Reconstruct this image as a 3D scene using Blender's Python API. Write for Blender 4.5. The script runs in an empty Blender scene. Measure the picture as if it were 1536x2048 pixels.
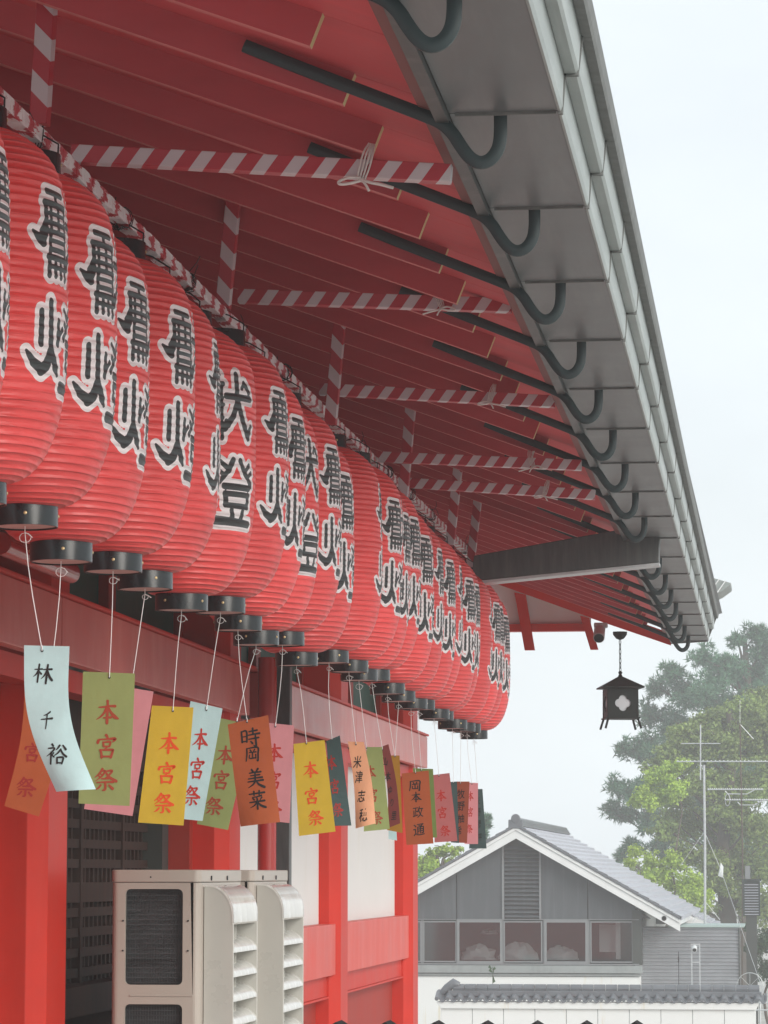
import bpy, math, random
from math import radians, sin, cos, tan, atan, pi, sqrt
from mathutils import Vector, Matrix, noise as mnoise
import numpy as np

random.seed(7)
rng = np.random.default_rng(7)
S = bpy.context.scene
COL = S.collection

# ------------------------------------------------------------------ camera
EYE = 1.6
FPX = 6500.0                    # focal length in pixels of the 1536 x 2048 photograph
PITCH = atan(721.0 / FPX)
YAW = atan(792.0 * cos(PITCH) / FPX)
camd = bpy.data.cameras.new('camera')
cam = bpy.data.objects.new('camera', camd)
COL.objects.link(cam)
cam.location = (0, 0, EYE)
cam.rotation_euler = (pi / 2 + PITCH, 0, YAW)
camd.sensor_fit = 'HORIZONTAL'
camd.sensor_width = 36
camd.lens = FPX / 1536 * 36
camd.clip_start = 0.1
camd.clip_end = 2000
S.camera = cam

# ------------------------------------------------------------------ world, sun, exposure
world = bpy.data.worlds.new('World')
S.world = world
world.use_nodes = True
wn, wl = world.node_tree.nodes, world.node_tree.links
wn.clear()
sky = wn.new('ShaderNodeTexSky')
sky.sky_type = 'NISHITA'
sky.sun_disc = False
SUN_EL, SUN_ROT = radians(23), radians(132)
sky.sun_elevation = SUN_EL
sky.sun_rotation = SUN_ROT
sky.air_density = 1.0
sky.dust_density = 3.0
mixw = wn.new('ShaderNodeMix'); mixw.data_type = 'RGBA'
mixw.inputs['Factor'].default_value = 0.93         # closed cloud cover over the clear sky
mixw.inputs[7].default_value = (4.85, 5.2, 5.42, 1)
wl.new(sky.outputs[0], mixw.inputs[6])
# faint structure in the cloud cover, all round the sky
wtc = wn.new('ShaderNodeTexCoord'); wns = wn.new('ShaderNodeTexNoise'); wns.inputs['Scale'].default_value = 5; wns.inputs['Detail'].default_value = 4
wmp = wn.new('ShaderNodeMapping'); wmp.inputs['Scale'].default_value = (1, 1, 2.2)
wl.new(wtc.outputs['Generated'], wmp.inputs[0]); wl.new(wmp.outputs[0], wns.inputs['Vector'])
wmr = wn.new('ShaderNodeMapRange'); wmr.inputs['From Min'].default_value = .3; wmr.inputs['From Max'].default_value = .7
wmr.inputs['To Min'].default_value = .90; wmr.inputs['To Max'].default_value = 1.07
wl.new(wns.outputs['Fac'], wmr.inputs['Value'])
whs = wn.new('ShaderNodeHueSaturation'); whs.inputs['Color'].default_value = (4.85, 5.2, 5.42, 1)
wl.new(wmr.outputs[0], whs.inputs['Value']); wl.new(whs.outputs[0], mixw.inputs[7])
bg = wn.new('ShaderNodeBackground')
bg.inputs['Strength'].default_value = 0.10
wl.new(mixw.outputs[2], bg.inputs['Color'])
wo = wn.new('ShaderNodeOutputWorld')
wl.new(bg.outputs[0], wo.inputs['Surface'])

sund = bpy.data.lights.new('sun', 'SUN')
sund.energy = 1.5
sund.angle = radians(40)
sund.color = (1.0, 0.96, 0.9)
sun = bpy.data.objects.new('sun', sund)
COL.objects.link(sun)
# same direction as the sky's sun
sd = Vector((sin(SUN_ROT) * cos(SUN_EL), cos(SUN_ROT) * cos(SUN_EL), sin(SUN_EL)))
sun.rotation_euler = sd.to_track_quat('Z', 'Y').to_euler()
sun.location = (20, 0, 30)

S.view_settings.view_transform = 'Standard'
S.view_settings.look = 'None'
S.view_settings.exposure = 1.0
S.view_settings.gamma = 1
S.view_settings.use_curve_mapping = False
S.render.engine = 'CYCLES'
S.cycles.max_bounces = 8
S.cycles.diffuse_bounces = 5
S.cycles.transparent_max_bounces = 12
S.cycles.volume_bounces = 2
S.cycles.use_denoising = True

# ------------------------------------------------------------------ helpers
RC = Matrix.Rotation(YAW, 3, 'Z') @ Matrix.Rotation(pi / 2 + PITCH, 3, 'X')
def ray(px, py):
    return RC @ Vector(((px - 768) / FPX, (1024 - py) / FPX, -1.0))
def W(px, py, Y):
    "point of the plane y = Y that the surveyed pixel shows"
    d = ray(px, py)
    t = Y / d.y
    return Vector((d.x * t, Y, EYE + d.z * t))

def mat(name, color=(.5, .5, .5), rough=.6, spec=.5, metal=0, noise=None, bump=None, coat=0):
    """noise=(scale, amount[, stretch xyz]) varies the value; bump=(scale, strength, distance[, stretch])"""
    m = bpy.data.materials.new(name)
    m.use_nodes = True
    nt = m.node_tree
    b = nt.nodes['Principled BSDF']
    b.inputs['Roughness'].default_value = rough
    b.inputs['Specular IOR Level'].default_value = spec
    b.inputs['Metallic'].default_value = metal
    if coat:
        b.inputs['Coat Weight'].default_value = coat
        b.inputs['Coat Roughness'].default_value = .3
    b.inputs['Base Color'].default_value = (*color, 1)
    tc = None
    def coords(stretch):
        nonlocal tc
        if tc is None:
            tc = nt.nodes.new('ShaderNodeTexCoord')
        mp = nt.nodes.new('ShaderNodeMapping')
        mp.inputs['Scale'].default_value = stretch
        nt.links.new(tc.outputs['Object'], mp.inputs['Vector'])
        return mp.outputs[0]
    if noise:
        st = noise[2] if len(noise) > 2 else (1, 1, 1)
        n = nt.nodes.new('ShaderNodeTexNoise')
        n.inputs['Scale'].default_value = noise[0]
        n.inputs['Detail'].default_value = 6
        n.inputs['Roughness'].default_value = .6
        nt.links.new(coords(st), n.inputs['Vector'])
        mr = nt.nodes.new('ShaderNodeMapRange')
        mr.inputs['From Min'].default_value = .3
        mr.inputs['From Max'].default_value = .7
        mr.inputs['To Min'].default_value = 1 - noise[1]
        mr.inputs['To Max'].default_value = 1 + noise[1]
        nt.links.new(n.outputs['Fac'], mr.inputs['Value'])
        hs = nt.nodes.new('ShaderNodeHueSaturation')
        hs.inputs['Color'].default_value = (*color, 1)
        nt.links.new(mr.outputs[0], hs.inputs['Value'])
        nt.links.new(hs.outputs[0], b.inputs['Base Color'])
        r2 = nt.nodes.new('ShaderNodeMapRange')
        r2.inputs['To Min'].default_value = max(0, rough - .12)
        r2.inputs['To Max'].default_value = min(1, rough + .12)
        nt.links.new(n.outputs['Fac'], r2.inputs['Value'])
        nt.links.new(r2.outputs[0], b.inputs['Roughness'])
    if bump:
        st = bump[3] if len(bump) > 3 else (1, 1, 1)
        n = nt.nodes.new('ShaderNodeTexNoise')
        n.inputs['Scale'].default_value = bump[0]
        n.inputs['Detail'].default_value = 5
        nt.links.new(coords(st), n.inputs['Vector'])
        bp = nt.nodes.new('ShaderNodeBump')
        bp.inputs['Strength'].default_value = bump[1]
        bp.inputs['Distance'].default_value = bump[2]
        nt.links.new(n.outputs['Fac'], bp.inputs['Height'])
        nt.links.new(bp.outputs[0], b.inputs['Normal'])
    return m

def streaks(m, tint, amount, scale=(6, 6, .5), lo=.5, hi=.75, sc=1.0):
    "pale weathering runs on paint: a mix towards tint where a stretched noise is high"
    nt = m.node_tree
    b = nt.nodes['Principled BSDF']
    tc = nt.nodes.new('ShaderNodeTexCoord')
    mp = nt.nodes.new('ShaderNodeMapping'); mp.inputs['Scale'].default_value = scale
    n = nt.nodes.new('ShaderNodeTexNoise'); n.inputs['Scale'].default_value = sc; n.inputs['Detail'].default_value = 8
    n.inputs['Roughness'].default_value = .65
    nt.links.new(tc.outputs['Object'], mp.inputs[0]); nt.links.new(mp.outputs[0], n.inputs['Vector'])
    mr = nt.nodes.new('ShaderNodeMapRange')
    mr.inputs['From Min'].default_value = lo; mr.inputs['From Max'].default_value = hi
    mr.inputs['To Max'].default_value = amount
    nt.links.new(n.outputs['Fac'], mr.inputs['Value'])
    mx = nt.nodes.new('ShaderNodeMix'); mx.data_type = 'RGBA'
    mx.inputs[7].default_value = (*tint, 1)
    nt.links.new(mr.outputs[0], mx.inputs['Factor'])
    src = b.inputs['Base Color']
    if src.links:
        nt.links.new(src.links[0].from_socket, mx.inputs[6])
    else:
        mx.inputs[6].default_value = src.default_value
    nt.links.new(mx.outputs[2], b.inputs['Base Color'])
    return m

class MB:
    def __init__(s):
        s.v = []; s.f = []; s.m = []
    def add(s, vs, fs, mi=0):
        o = len(s.v)
        s.v += [tuple(p) for p in vs]
        s.f += [tuple(i + o for i in f) for f in fs]
        s.m += [mi] * len(fs)
    def box(s, x0, x1, y0, y1, z0, z1, mi=0):
        s.add([(x0, y0, z0), (x1, y0, z0), (x1, y1, z0), (x0, y1, z0), (x0, y0, z1), (x1, y0, z1), (x1, y1, z1), (x0, y1, z1)],
              [(0, 3, 2, 1), (4, 5, 6, 7), (0, 1, 5, 4), (1, 2, 6, 5), (2, 3, 7, 6), (3, 0, 4, 7)], mi)
    def prism(s, prof, y0, y1, mi=0, prof2=None):
        "profile of (x, z) points extruded along y"
        n = len(prof); p2 = prof2 or prof
        area = sum(prof[i][0] * prof[(i + 1) % n][1] - prof[(i + 1) % n][0] * prof[i][1] for i in range(n))
        if area < 0:
            prof = prof[::-1]; p2 = p2[::-1]
        vs = [(x, y0, z) for x, z in prof] + [(x, y1, z) for x, z in p2]
        fs = [tuple(range(n)), tuple(range(2 * n - 1, n - 1, -1))]
        fs += [(i, i + n, (i + 1) % n + n, (i + 1) % n) for i in range(n)]
        s.add(vs, fs, mi)
    def prismz(s, prof, z0, z1, mi=0):
        "profile of (x, y) points extruded along z"
        n = len(prof)
        area = sum(prof[i][0] * prof[(i + 1) % n][1] - prof[(i + 1) % n][0] * prof[i][1] for i in range(n))
        if area < 0: prof = prof[::-1]
        vs = [(x, y, z0) for x, y in prof] + [(x, y, z1) for x, y in prof]
        fs = [tuple(range(n - 1, -1, -1)), tuple(range(n, 2 * n))]
        fs += [(i, (i + 1) % n, (i + 1) % n + n, i + n) for i in range(n)]
        s.add(vs, fs, mi)
    def tube(s, pts, r, n=8, mi=0, rad=None, cap=True, flat=None):
        """tube along points; rad = list of radii; flat=(a, b, up) for a flat bar section"""
        pts = [Vector(p) for p in pts]
        o = len(s.v); N = len(pts)
        prev = None
        for i, p in enumerate(pts):
            t = (pts[min(i + 1, N - 1)] - pts[max(i - 1, 0)]).normalized()
            if flat:
                b = Vector(flat[2]); a = b.cross(t).normalized()
            else:
                a = prev if prev is not None else (Vector((0, 0, 1)) if abs(t.z) < .9 else Vector((1, 0, 0)))
                a = (a - t * a.dot(t)).normalized(); b = t.cross(a)
                prev = a
            rr = rad[i] if rad else r
            for k in range(n):
                an = 2 * pi * (k + .5) / n
                if flat:
                    q = p + a * (flat[0] * (1 if cos(an) > 0 else -1)) + b * (flat[1] * (1 if sin(an) > 0 else -1)) if n == 4 else p + a * flat[0] * cos(an) + b * flat[1] * sin(an)
                else:
                    q = p + (a * cos(an) + b * sin(an)) * rr
                s.v.append(tuple(q))
        for i in range(N - 1):
            for k in range(n):
                k2 = (k + 1) % n
                s.f.append((o + i * n + k, o + i * n + k2, o + (i + 1) * n + k2, o + (i + 1) * n + k)); s.m.append(mi)
        if cap:
            s.f.append(tuple(o + k for k in range(n - 1, -1, -1))); s.m.append(mi)
            s.f.append(tuple(o + (N - 1) * n + k for k in range(n))); s.m.append(mi)
    def lathe(s, prof, c=(0, 0, 0), n=24, mi=0, cap=True):
        "profile of (r, z)"
        o = len(s.v)
        for r, z in prof:
            for k in range(n):
                a = 2 * pi * k / n
                s.v.append((c[0] + r * cos(a), c[1] + r * sin(a), c[2] + z))
        for i in range(len(prof) - 1):
            for k in range(n):
                k2 = (k + 1) % n
                s.f.append((o + i * n + k, o + i * n + k2, o + (i + 1) * n + k2, o + (i + 1) * n + k)); s.m.append(mi)
        if cap:
            s.f.append(tuple(o + k for k in range(n - 1, -1, -1))); s.m.append(mi)
            s.f.append(tuple(o + (len(prof) - 1) * n + k for k in range(n))); s.m.append(mi)
    def mesh(s, name, mats, smooth=False):
        me = bpy.data.meshes.new(name)
        me.from_pydata(s.v, [], s.f)
        mats = mats if isinstance(mats, (list, tuple)) else [mats]
        for m in mats: me.materials.append(m)
        if len(mats) > 1: me.polygons.foreach_set('material_index', s.m)
        if smooth:
            me.polygons.foreach_set('use_smooth', [True] * len(me.polygons))
            try: me.set_sharp_from_angle(angle=radians(38))
            except Exception: pass
        me.update()
        return me
    def obj(s, name, mats, parent=None, smooth=False, bevel=0, loc=None):
        if loc is not None:
            s.v = [(x - loc[0], y - loc[1], z - loc[2]) for x, y, z in s.v]
        return link(name, s.mesh(name, mats, smooth), parent, bevel, loc)

def link(name, me, parent=None, bevel=0, loc=None):
    o = bpy.data.objects.new(name, me)
    COL.objects.link(o)
    if parent is not None: o.parent = parent
    if loc is not None: o.location = loc
    if bevel:
        b = o.modifiers.new('bevel', 'BEVEL'); b.width = bevel; b.segments = 2; b.limit_method = 'ANGLE'
        b.harden_normals = False
    return o
def tag(o, label, cat, group=None):
    o['label'] = label; o['category'] = cat
    if group: o['group'] = group
    return o
def thing(name, label, cat, loc=(0, 0, 0), group=None, rz=0):
    o = bpy.data.objects.new(name, None)
    o.empty_display_size = .1
    COL.objects.link(o)
    o.location = loc; o.rotation_euler = (0, 0, rz)
    return tag(o, label, cat, group)
def struct(o):
    o['kind'] = 'structure'; return o
def stuff(o):
    o['kind'] = 'stuff'; return o
def copy_tree(o, parent=None):
    c = o.copy(); COL.objects.link(c)
    if parent is not None: c.parent = parent
    for ch in KIDS.get(o.name, list(o.children)):
        copy_tree(ch, c)
    return c
KIDS = {}

# ------------------------------------------------------------------ materials
VERM = (.55, .028, .015)
M = {}
M['red'] = streaks(mat('vermilion_paint', VERM, .5, .22, noise=(2.5, .08), bump=(7, .25, .004, (1, 1, .12))), (.70, .20, .15), .13, (5, 5, .6), .52, .8)
M['redbeam'] = streaks(mat('weathered_beam_sky_sheen', (.60, .14, .12), .40, .6, noise=(3, .08, (.6, .6, 2))), (.72, .32, .28), .42, (3.0, 3.0, .8), .45, .72, 1.6)  # weathered streaks; the pink also puts the sky's gloss into the colour
M['redsill'] = streaks(mat('weathered_sill_paint', (.64, .065, .045), .45, .4, noise=(3, .06)), (.74, .24, .20), .4, (4, 3, .6), .45, .75, 1.5)
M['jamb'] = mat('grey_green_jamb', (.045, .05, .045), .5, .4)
M['redsoffit'] = mat('faded_red_soffit_paint', (.60, .090, .10), .55, .3, noise=(1.4, .12, (.4, 2.5, 1)), bump=(9, .3, .003, (.15, 1.5, 1)))
M['redrafter'] = mat('faded_red_rafter_paint', (.46, .070, .082), .55, .3, noise=(3, .10, (.5, 1, 2)), bump=(14, .3, .003, (.1, 1, 1.5)))
M['rafteredge'] = mat('lit_rafter_edge', (.62, .20, .19), .6, .3, noise=(6, .1))  # light reflected up from the ground, put into a paler underside colour
M['ochre'] = mat('ochre_end_paint', (.62, .50, .26), .7, .3, noise=(9, .08))
M['trim'] = mat('brown_trim_paint', (.20, .085, .08), .55, .4, noise=(4, .1))
M['iron'] = mat('dark_iron', (.028, .044, .048), .5, .4, noise=(8, .15))
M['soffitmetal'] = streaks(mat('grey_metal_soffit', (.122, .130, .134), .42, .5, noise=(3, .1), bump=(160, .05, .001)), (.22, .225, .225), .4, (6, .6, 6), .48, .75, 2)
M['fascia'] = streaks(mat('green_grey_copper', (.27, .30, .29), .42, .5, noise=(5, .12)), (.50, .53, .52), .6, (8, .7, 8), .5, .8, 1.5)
M['fasciadark'] = mat('dark_copper_edge', (.15, .155, .15), .6, .3, noise=(14, .25))
M['dark'] = mat('dark_slot', (.012, .012, .012), .8, .2)
M['beamdark'] = streaks(mat('dark_stained_beam', (.055, .058, .058), .45, .5, noise=(5, .3, (8, 1, 1))), (.16, .15, .14), .6, (10, 10, .8), .5, .8, 1)
M['plaster'] = streaks(mat('white_plaster', (.72, .72, .70), .8, .2, noise=(1.2, .03), bump=(90, .06, .002)), (.60, .56, .45), .4, (2, 2, .5), .55, .8, 1.4)
M['greenpanel'] = mat('dark_green_panel', (.006, .085, .06), .6, .3, noise=(4, .1))
M['oxblood'] = mat('oxblood_panel', (.34, .026, .014), .6, .3, noise=(2, .1))
M['lattice'] = mat('old_brown_lattice_wood', (.040, .022, .017), .75, .15, noise=(5, .35, (4, 4, .5)))
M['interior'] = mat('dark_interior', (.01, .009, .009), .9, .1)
M['acbody'] = mat('beige_enamel', (.43, .38, .33), .38, .5, noise=(3, .04))
M['acguide'] = mat('white_grey_enamel', (.47, .46, .42), .3, .6, noise=(4, .05), bump=(30, .05, .002))
M['acguidewet'] = streaks(mat('worn_white_cap', (.62, .61, .57), .12, .8, noise=(7, .06)), (.85, .85, .85), .5, (9, 9, 4), .5, .62, 1.5)
M['fin'] = mat('aluminium_fins', (.045, .047, .05), .5, .5, noise=(5, .5, (1, 1, 6)))
M['screw'] = mat('brass_screw', (.55, .42, .22), .35, .6, metal=.6)
M['steel'] = mat('galvanised_steel', (.50, .52, .53), .4, .5, metal=.5, noise=(9, .12))
M['string'] = mat('white_string', (.78, .77, .76), .8, .2)
M['rope'] = mat('white_rope', (.70, .66, .63), .85, .2, bump=(260, .8, .003))
M['wire'] = mat('black_wire', (.02, .02, .022), .5, .3)
M['stone'] = mat('pale_stone_paving', (.50, .49, .46), .7, .3, noise=(2, .12), bump=(30, .2, .004))
M['ground'] = mat('pale_gravel_ground', (.42, .41, .38), .85, .2, noise=(.6, .15), bump=(12, .3, .01))
M['ringblack'] = mat('black_lantern_ring', (.010, .014, .016), .24, .5, noise=(12, .2))
M['ringcap'] = mat('pale_ring_board', (.55, .30, .27), .7, .2, noise=(8, .1))
M['pipe_red'] = mat('glossy_red_pipe', (.40, .03, .025), .2, .6)
M['tile'] = mat('grey_roof_tile', (.12, .13, .145), .38, .5, noise=(3, .18))
M['tilelight'] = mat('silvery_roof_tile', (.40, .41, .46), .35, .5, noise=(2, .14))
M['greywall'] = streaks(mat('slate_grey_cladding', (.072, .08, .088), .7, .3, noise=(1.4, .06)), (.15, .16, .17), .6, (9, 9, .5), .5, .8, 1)
M['whitewood'] = mat('white_barge_board', (.66, .67, .67), .6, .3, noise=(3, .05))
M['frame'] = mat('grey_window_frame', (.19, .198, .205), .45, .5, noise=(4, .05))
M['concrete'] = streaks(mat('grey_concrete_ledge', (.26, .28, .28), .8, .2, noise=(3, .1)), (.12, .13, .13), .5, (6, 6, 1), .5, .8, 1)
M['whitewash'] = streaks(mat('white_rendered_wall', (.70, .71, .70), .8, .2, noise=(.8, .03)), (.55, .46, .25), .55, (3.5, 3.5, .22), .60, .72, 1.4)
M['corr'] = mat('corrugated_steel', (.30, .31, .33), .35, .6, metal=.3, noise=(2, .1))
M['machine'] = mat('black_green_casing', (.02, .03, .028), .5, .4)
M['cloth'] = mat('white_sheeting', (.60, .62, .62), .7, .3, bump=(6, .4, .05))
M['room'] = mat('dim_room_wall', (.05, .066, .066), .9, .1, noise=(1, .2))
M['bark'] = mat('grey_brown_bark', (.10, .08, .065), .9, .1, noise=(2, .2))
M['bronze'] = mat('black_bronze', (.008, .012, .011), .6, .25, noise=(14, .3))
M['shade_white'] = mat('milky_lamp_glass', (.50, .53, .56), .4, .4)
M['camwhite'] = mat('dusty_white_housing', (.45, .42, .41), .5, .4, noise=(8, .08))

def leafmat(name, c, vary=.35, hue=.02, sc=.45):
    m = mat(name, c, .55, .35)
    nt = m.node_tree; b = nt.nodes['Principled BSDF']
    tc = nt.nodes.new('ShaderNodeTexCoord')
    n1 = nt.nodes.new('ShaderNodeTexNoise'); n1.inputs['Scale'].default_value = sc; n1.inputs['Detail'].default_value = 3
    n2 = nt.nodes.new('ShaderNodeTexNoise'); n2.inputs['Scale'].default_value = 7; n2.inputs['Detail'].default_value = 1
    ad = nt.nodes.new('ShaderNodeMath'); ad.operation = 'ADD'
    nt.links.new(tc.outputs['Object'], n1.inputs['Vector']); nt.links.new(tc.outputs['Object'], n2.inputs['Vector'])
    nt.links.new(n1.outputs['Fac'], ad.inputs[0]); nt.links.new(n2.outputs['Fac'], ad.inputs[1])
    mr = nt.nodes.new('ShaderNodeMapRange'); mr.inputs['From Min'].default_value = .6; mr.inputs['From Max'].default_value = 1.4
    mr.inputs['To Min'].default_value = 1 - vary; mr.inputs['To Max'].default_value = 1 + vary * 1.3
    nt.links.new(ad.outputs[0], mr.inputs['Value'])
    hs = nt.nodes.new('ShaderNodeHueSaturation'); hs.inputs['Color'].default_value = (*c, 1)
    nt.links.new(mr.outputs[0], hs.inputs['Value'])
    h2 = nt.nodes.new('ShaderNodeMapRange'); h2.inputs['To Min'].default_value = .5 - hue; h2.inputs['To Max'].default_value = .5 + hue
    nt.links.new(n1.outputs['Fac'], h2.inputs['Value']); nt.links.new(h2.outputs[0], hs.inputs['Hue'])
    nt.links.new(hs.outputs[0], b.inputs['Base Color'])
    tr = nt.nodes.new('ShaderNodeBsdfTranslucent'); nt.links.new(hs.outputs[0], tr.inputs['Color'])
    mx = nt.nodes.new('ShaderNodeMixShader'); mx.inputs[0].default_value = .25
    out = nt.nodes['Material Output']
    nt.links.new(b.outputs[0], mx.inputs[1]); nt.links.new(tr.outputs[0], mx.inputs[2]); nt.links.new(mx.outputs[0], out.inputs['Surface'])
    return m
M['pine'] = leafmat('pine_needles', (.075, .175, .095), .55)
M['camphor'] = leafmat('camphor_leaves', (.20, .27, .07), .6)
M['lime'] = leafmat('young_lime_leaves', (.34, .47, .06))
M['bushleaf'] = leafmat('dark_hedge_leaves', (.04, .085, .03))

def glassmat():
    m = bpy.data.materials.new('window_glass'); m.use_nodes = True
    nt = m.node_tree; nt.nodes.clear()
    o = nt.nodes.new('ShaderNodeOutputMaterial'); t = nt.nodes.new('ShaderNodeBsdfTransparent'); g = nt.nodes.new('ShaderNodeBsdfGlossy')
    t.inputs[0].default_value = (.72, .74, .74, 1); g.inputs['Roughness'].default_value = .06
    x = nt.nodes.new('ShaderNodeMixShader'); x.inputs[0].default_value = .09
    nt.links.new(t.outputs[0], x.inputs[1]); nt.links.new(g.outputs[0], x.inputs[2]); nt.links.new(x.outputs[0], o.inputs[0])
    return m
M['glass'] = glassmat()

def stripemat(name, crumple, period=.0915, slant=.62):
    "red and white spiral-wrapped tape: stripes run round the pole, local x is the length"
    m = bpy.data.materials.new(name); m.use_nodes = True
    nt = m.node_tree; b = nt.nodes['Principled BSDF']
    b.inputs['Roughness'].default_value = .28 if crumple else .4
    b.inputs['Specular IOR Level'].default_value = .6
    tc = nt.nodes.new('ShaderNodeTexCoord'); sp = nt.nodes.new('ShaderNodeSeparateXYZ')
    nt.links.new(tc.outputs['Object'], sp.inputs[0])
    a = nt.nodes.new('ShaderNodeMath'); a.operation = 'MULTIPLY_ADD'; a.inputs[1].default_value = -slant
    nt.links.new(sp.outputs['Z'], a.inputs[0]); nt.links.new(sp.outputs['X'], a.inputs[2])
    a2 = nt.nodes.new('ShaderNodeMath'); a2.operation = 'MULTIPLY_ADD'; a2.inputs[1].default_value = .3
    nt.links.new(sp.outputs['Y'], a2.inputs[0]); nt.links.new(a.outputs[0], a2.inputs[2])
    if crumple:     # gathered tape: the stripes' edges are torn and uneven
        wn2 = nt.nodes.new('ShaderNodeTexNoise'); wn2.inputs['Scale'].default_value = 1; wn2.inputs['Detail'].default_value = 5; wn2.inputs['Roughness'].default_value = .7
        wm2 = nt.nodes.new('ShaderNodeMapping'); wm2.inputs['Scale'].default_value = (9, 60, 60)
        nt.links.new(tc.outputs['Object'], wm2.inputs[0]); nt.links.new(wm2.outputs[0], wn2.inputs['Vector'])
        a3 = nt.nodes.new('ShaderNodeMath'); a3.operation = 'MULTIPLY_ADD'; a3.inputs[1].default_value = .30
        nt.links.new(wn2.outputs['Fac'], a3.inputs[0]); nt.links.new(a2.outputs[0], a3.inputs[2]); a2 = a3
    d = nt.nodes.new('ShaderNodeMath'); d.operation = 'DIVIDE'; d.inputs[1].default_value = period
    nt.links.new(a2.outputs[0], d.inputs[0])
    fr = nt.nodes.new('ShaderNodeMath'); fr.operation = 'FRACT'; nt.links.new(d.outputs[0], fr.inputs[0])
    lt = nt.nodes.new('ShaderNodeMath'); lt.operation = 'LESS_THAN'; lt.inputs[1].default_value = .62 if crumple else .47; nt.links.new(fr.outputs[0], lt.inputs[0])
    mx = nt.nodes.new('ShaderNodeMix'); mx.data_type = 'RGBA'
    mx.inputs[6].default_value = (.42, .028, .045, 1) if not crumple else (.50, .04, .06, 1); mx.inputs[7].default_value = (.56, .52, .54, 1) if not crumple else (.85, .83, .84, 1)
    nt.links.new(lt.outputs[0], mx.inputs['Factor']); nt.links.new(mx.outputs[2], b.inputs['Base Color'])
    n = nt.nodes.new('ShaderNodeTexNoise'); n.inputs['Scale'].default_value = 1; n.inputs['Detail'].default_value = 4
    mp = nt.nodes.new('ShaderNodeMapping'); mp.inputs['Scale'].default_value = (55, 18, 18) if crumple else (14, 14, 14)
    nt.links.new(tc.outputs['Object'], mp.inputs[0]); nt.links.new(mp.outputs[0], n.inputs['Vector'])
    bp = nt.nodes.new('ShaderNodeBump'); bp.inputs['Strength'].default_value = 1.0 if crumple else .35; bp.inputs['Distance'].default_value = .03 if crumple else .004
    nt.links.new(n.outputs['Fac'], bp.inputs['Height']); nt.links.new(bp.outputs[0], b.inputs['Normal'])
    return m
M['stripe'] = stripemat('red_white_tape', False)
M['stripeup'] = stripemat('red_white_tape_on_uprights', False, .134, .95)
M['stripecrumple'] = stripemat('crumpled_red_white_tape', True, .19, .3)

# ================================================================== GROUND AND PLATFORM
mb = MB(); mb.add([(-300, -120, -3.5), (300, -120, -3.5), (300, 480, -3.5), (-300, 480, -3.5)], [(0, 1, 2, 3)])
struct(mb.obj('ground', M['ground']))
mb = MB(); mb.box(-12, 5, -8, 31.6, -3.49, 0)
struct(mb.obj('stone_platform', M['stone']))

# ================================================================== SHRINE HALL
hall = thing('shrine_hall', 'long vermilion shrine hall with deep red eaves and grey metal soffit', 'shrine building', (-3.1, 14, 0))
HL = Vector((-3.1, 14, 0))
def hp(mb, name, mats, smooth=False, bevel=0, parent=None):
    o = mb.obj(name, mats, hall if parent is None else parent, smooth, bevel)
    if parent is None: o.location = -HL
    return o
XW = -3.10
posts = [9.45, 14.12, 18.75, 23.5, 28.1]        # far face of every post along the wall
ROOFH = lambda x: 2.10 + .37 * (-1.165 - x)        # rafter underside above the eye
def zroof(x): return EYE + ROOFH(x)

for k, y1 in enumerate(posts):
    y0 = y1 - .52
    c = .075
    mb = MB()
    mb.prismz([(XW, y0 + c), (XW, y1 - c), (XW - c, y1), (-3.55, y1), (-3.55, y0), (XW - c, y0)], 0, zroof(XW) + .02)
    hp(mb, 'post', M['red'], bevel=.004)

# weathered head beam (nageshi) fixed on the outside of the posts, one length per bay
for (ya, yb) in ((4.0, 13.62), (13.64, 18.62), (18.95, 23.42), (23.43, 28.25)):
    mb = MB(); mb.box(-3.10, -3.04, ya, yb, EYE + .905, EYE + 1.175)
    hp(mb, 'head_beam', M['redbeam'], bevel=.004)
mb = MB(); mb.box(-3.22, -3.02, 4.0, 28.2, EYE + 1.178, EYE + 1.196)
hp(mb, 'beam_cap_rail', M['red'], bevel=.004)
# under-beam shade rail
mb = MB(); mb.box(-3.26, -3.13, 4.0, 27.6, EYE + .80, EYE + .90)
hp(mb, 'lintel', M['red'])

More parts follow.
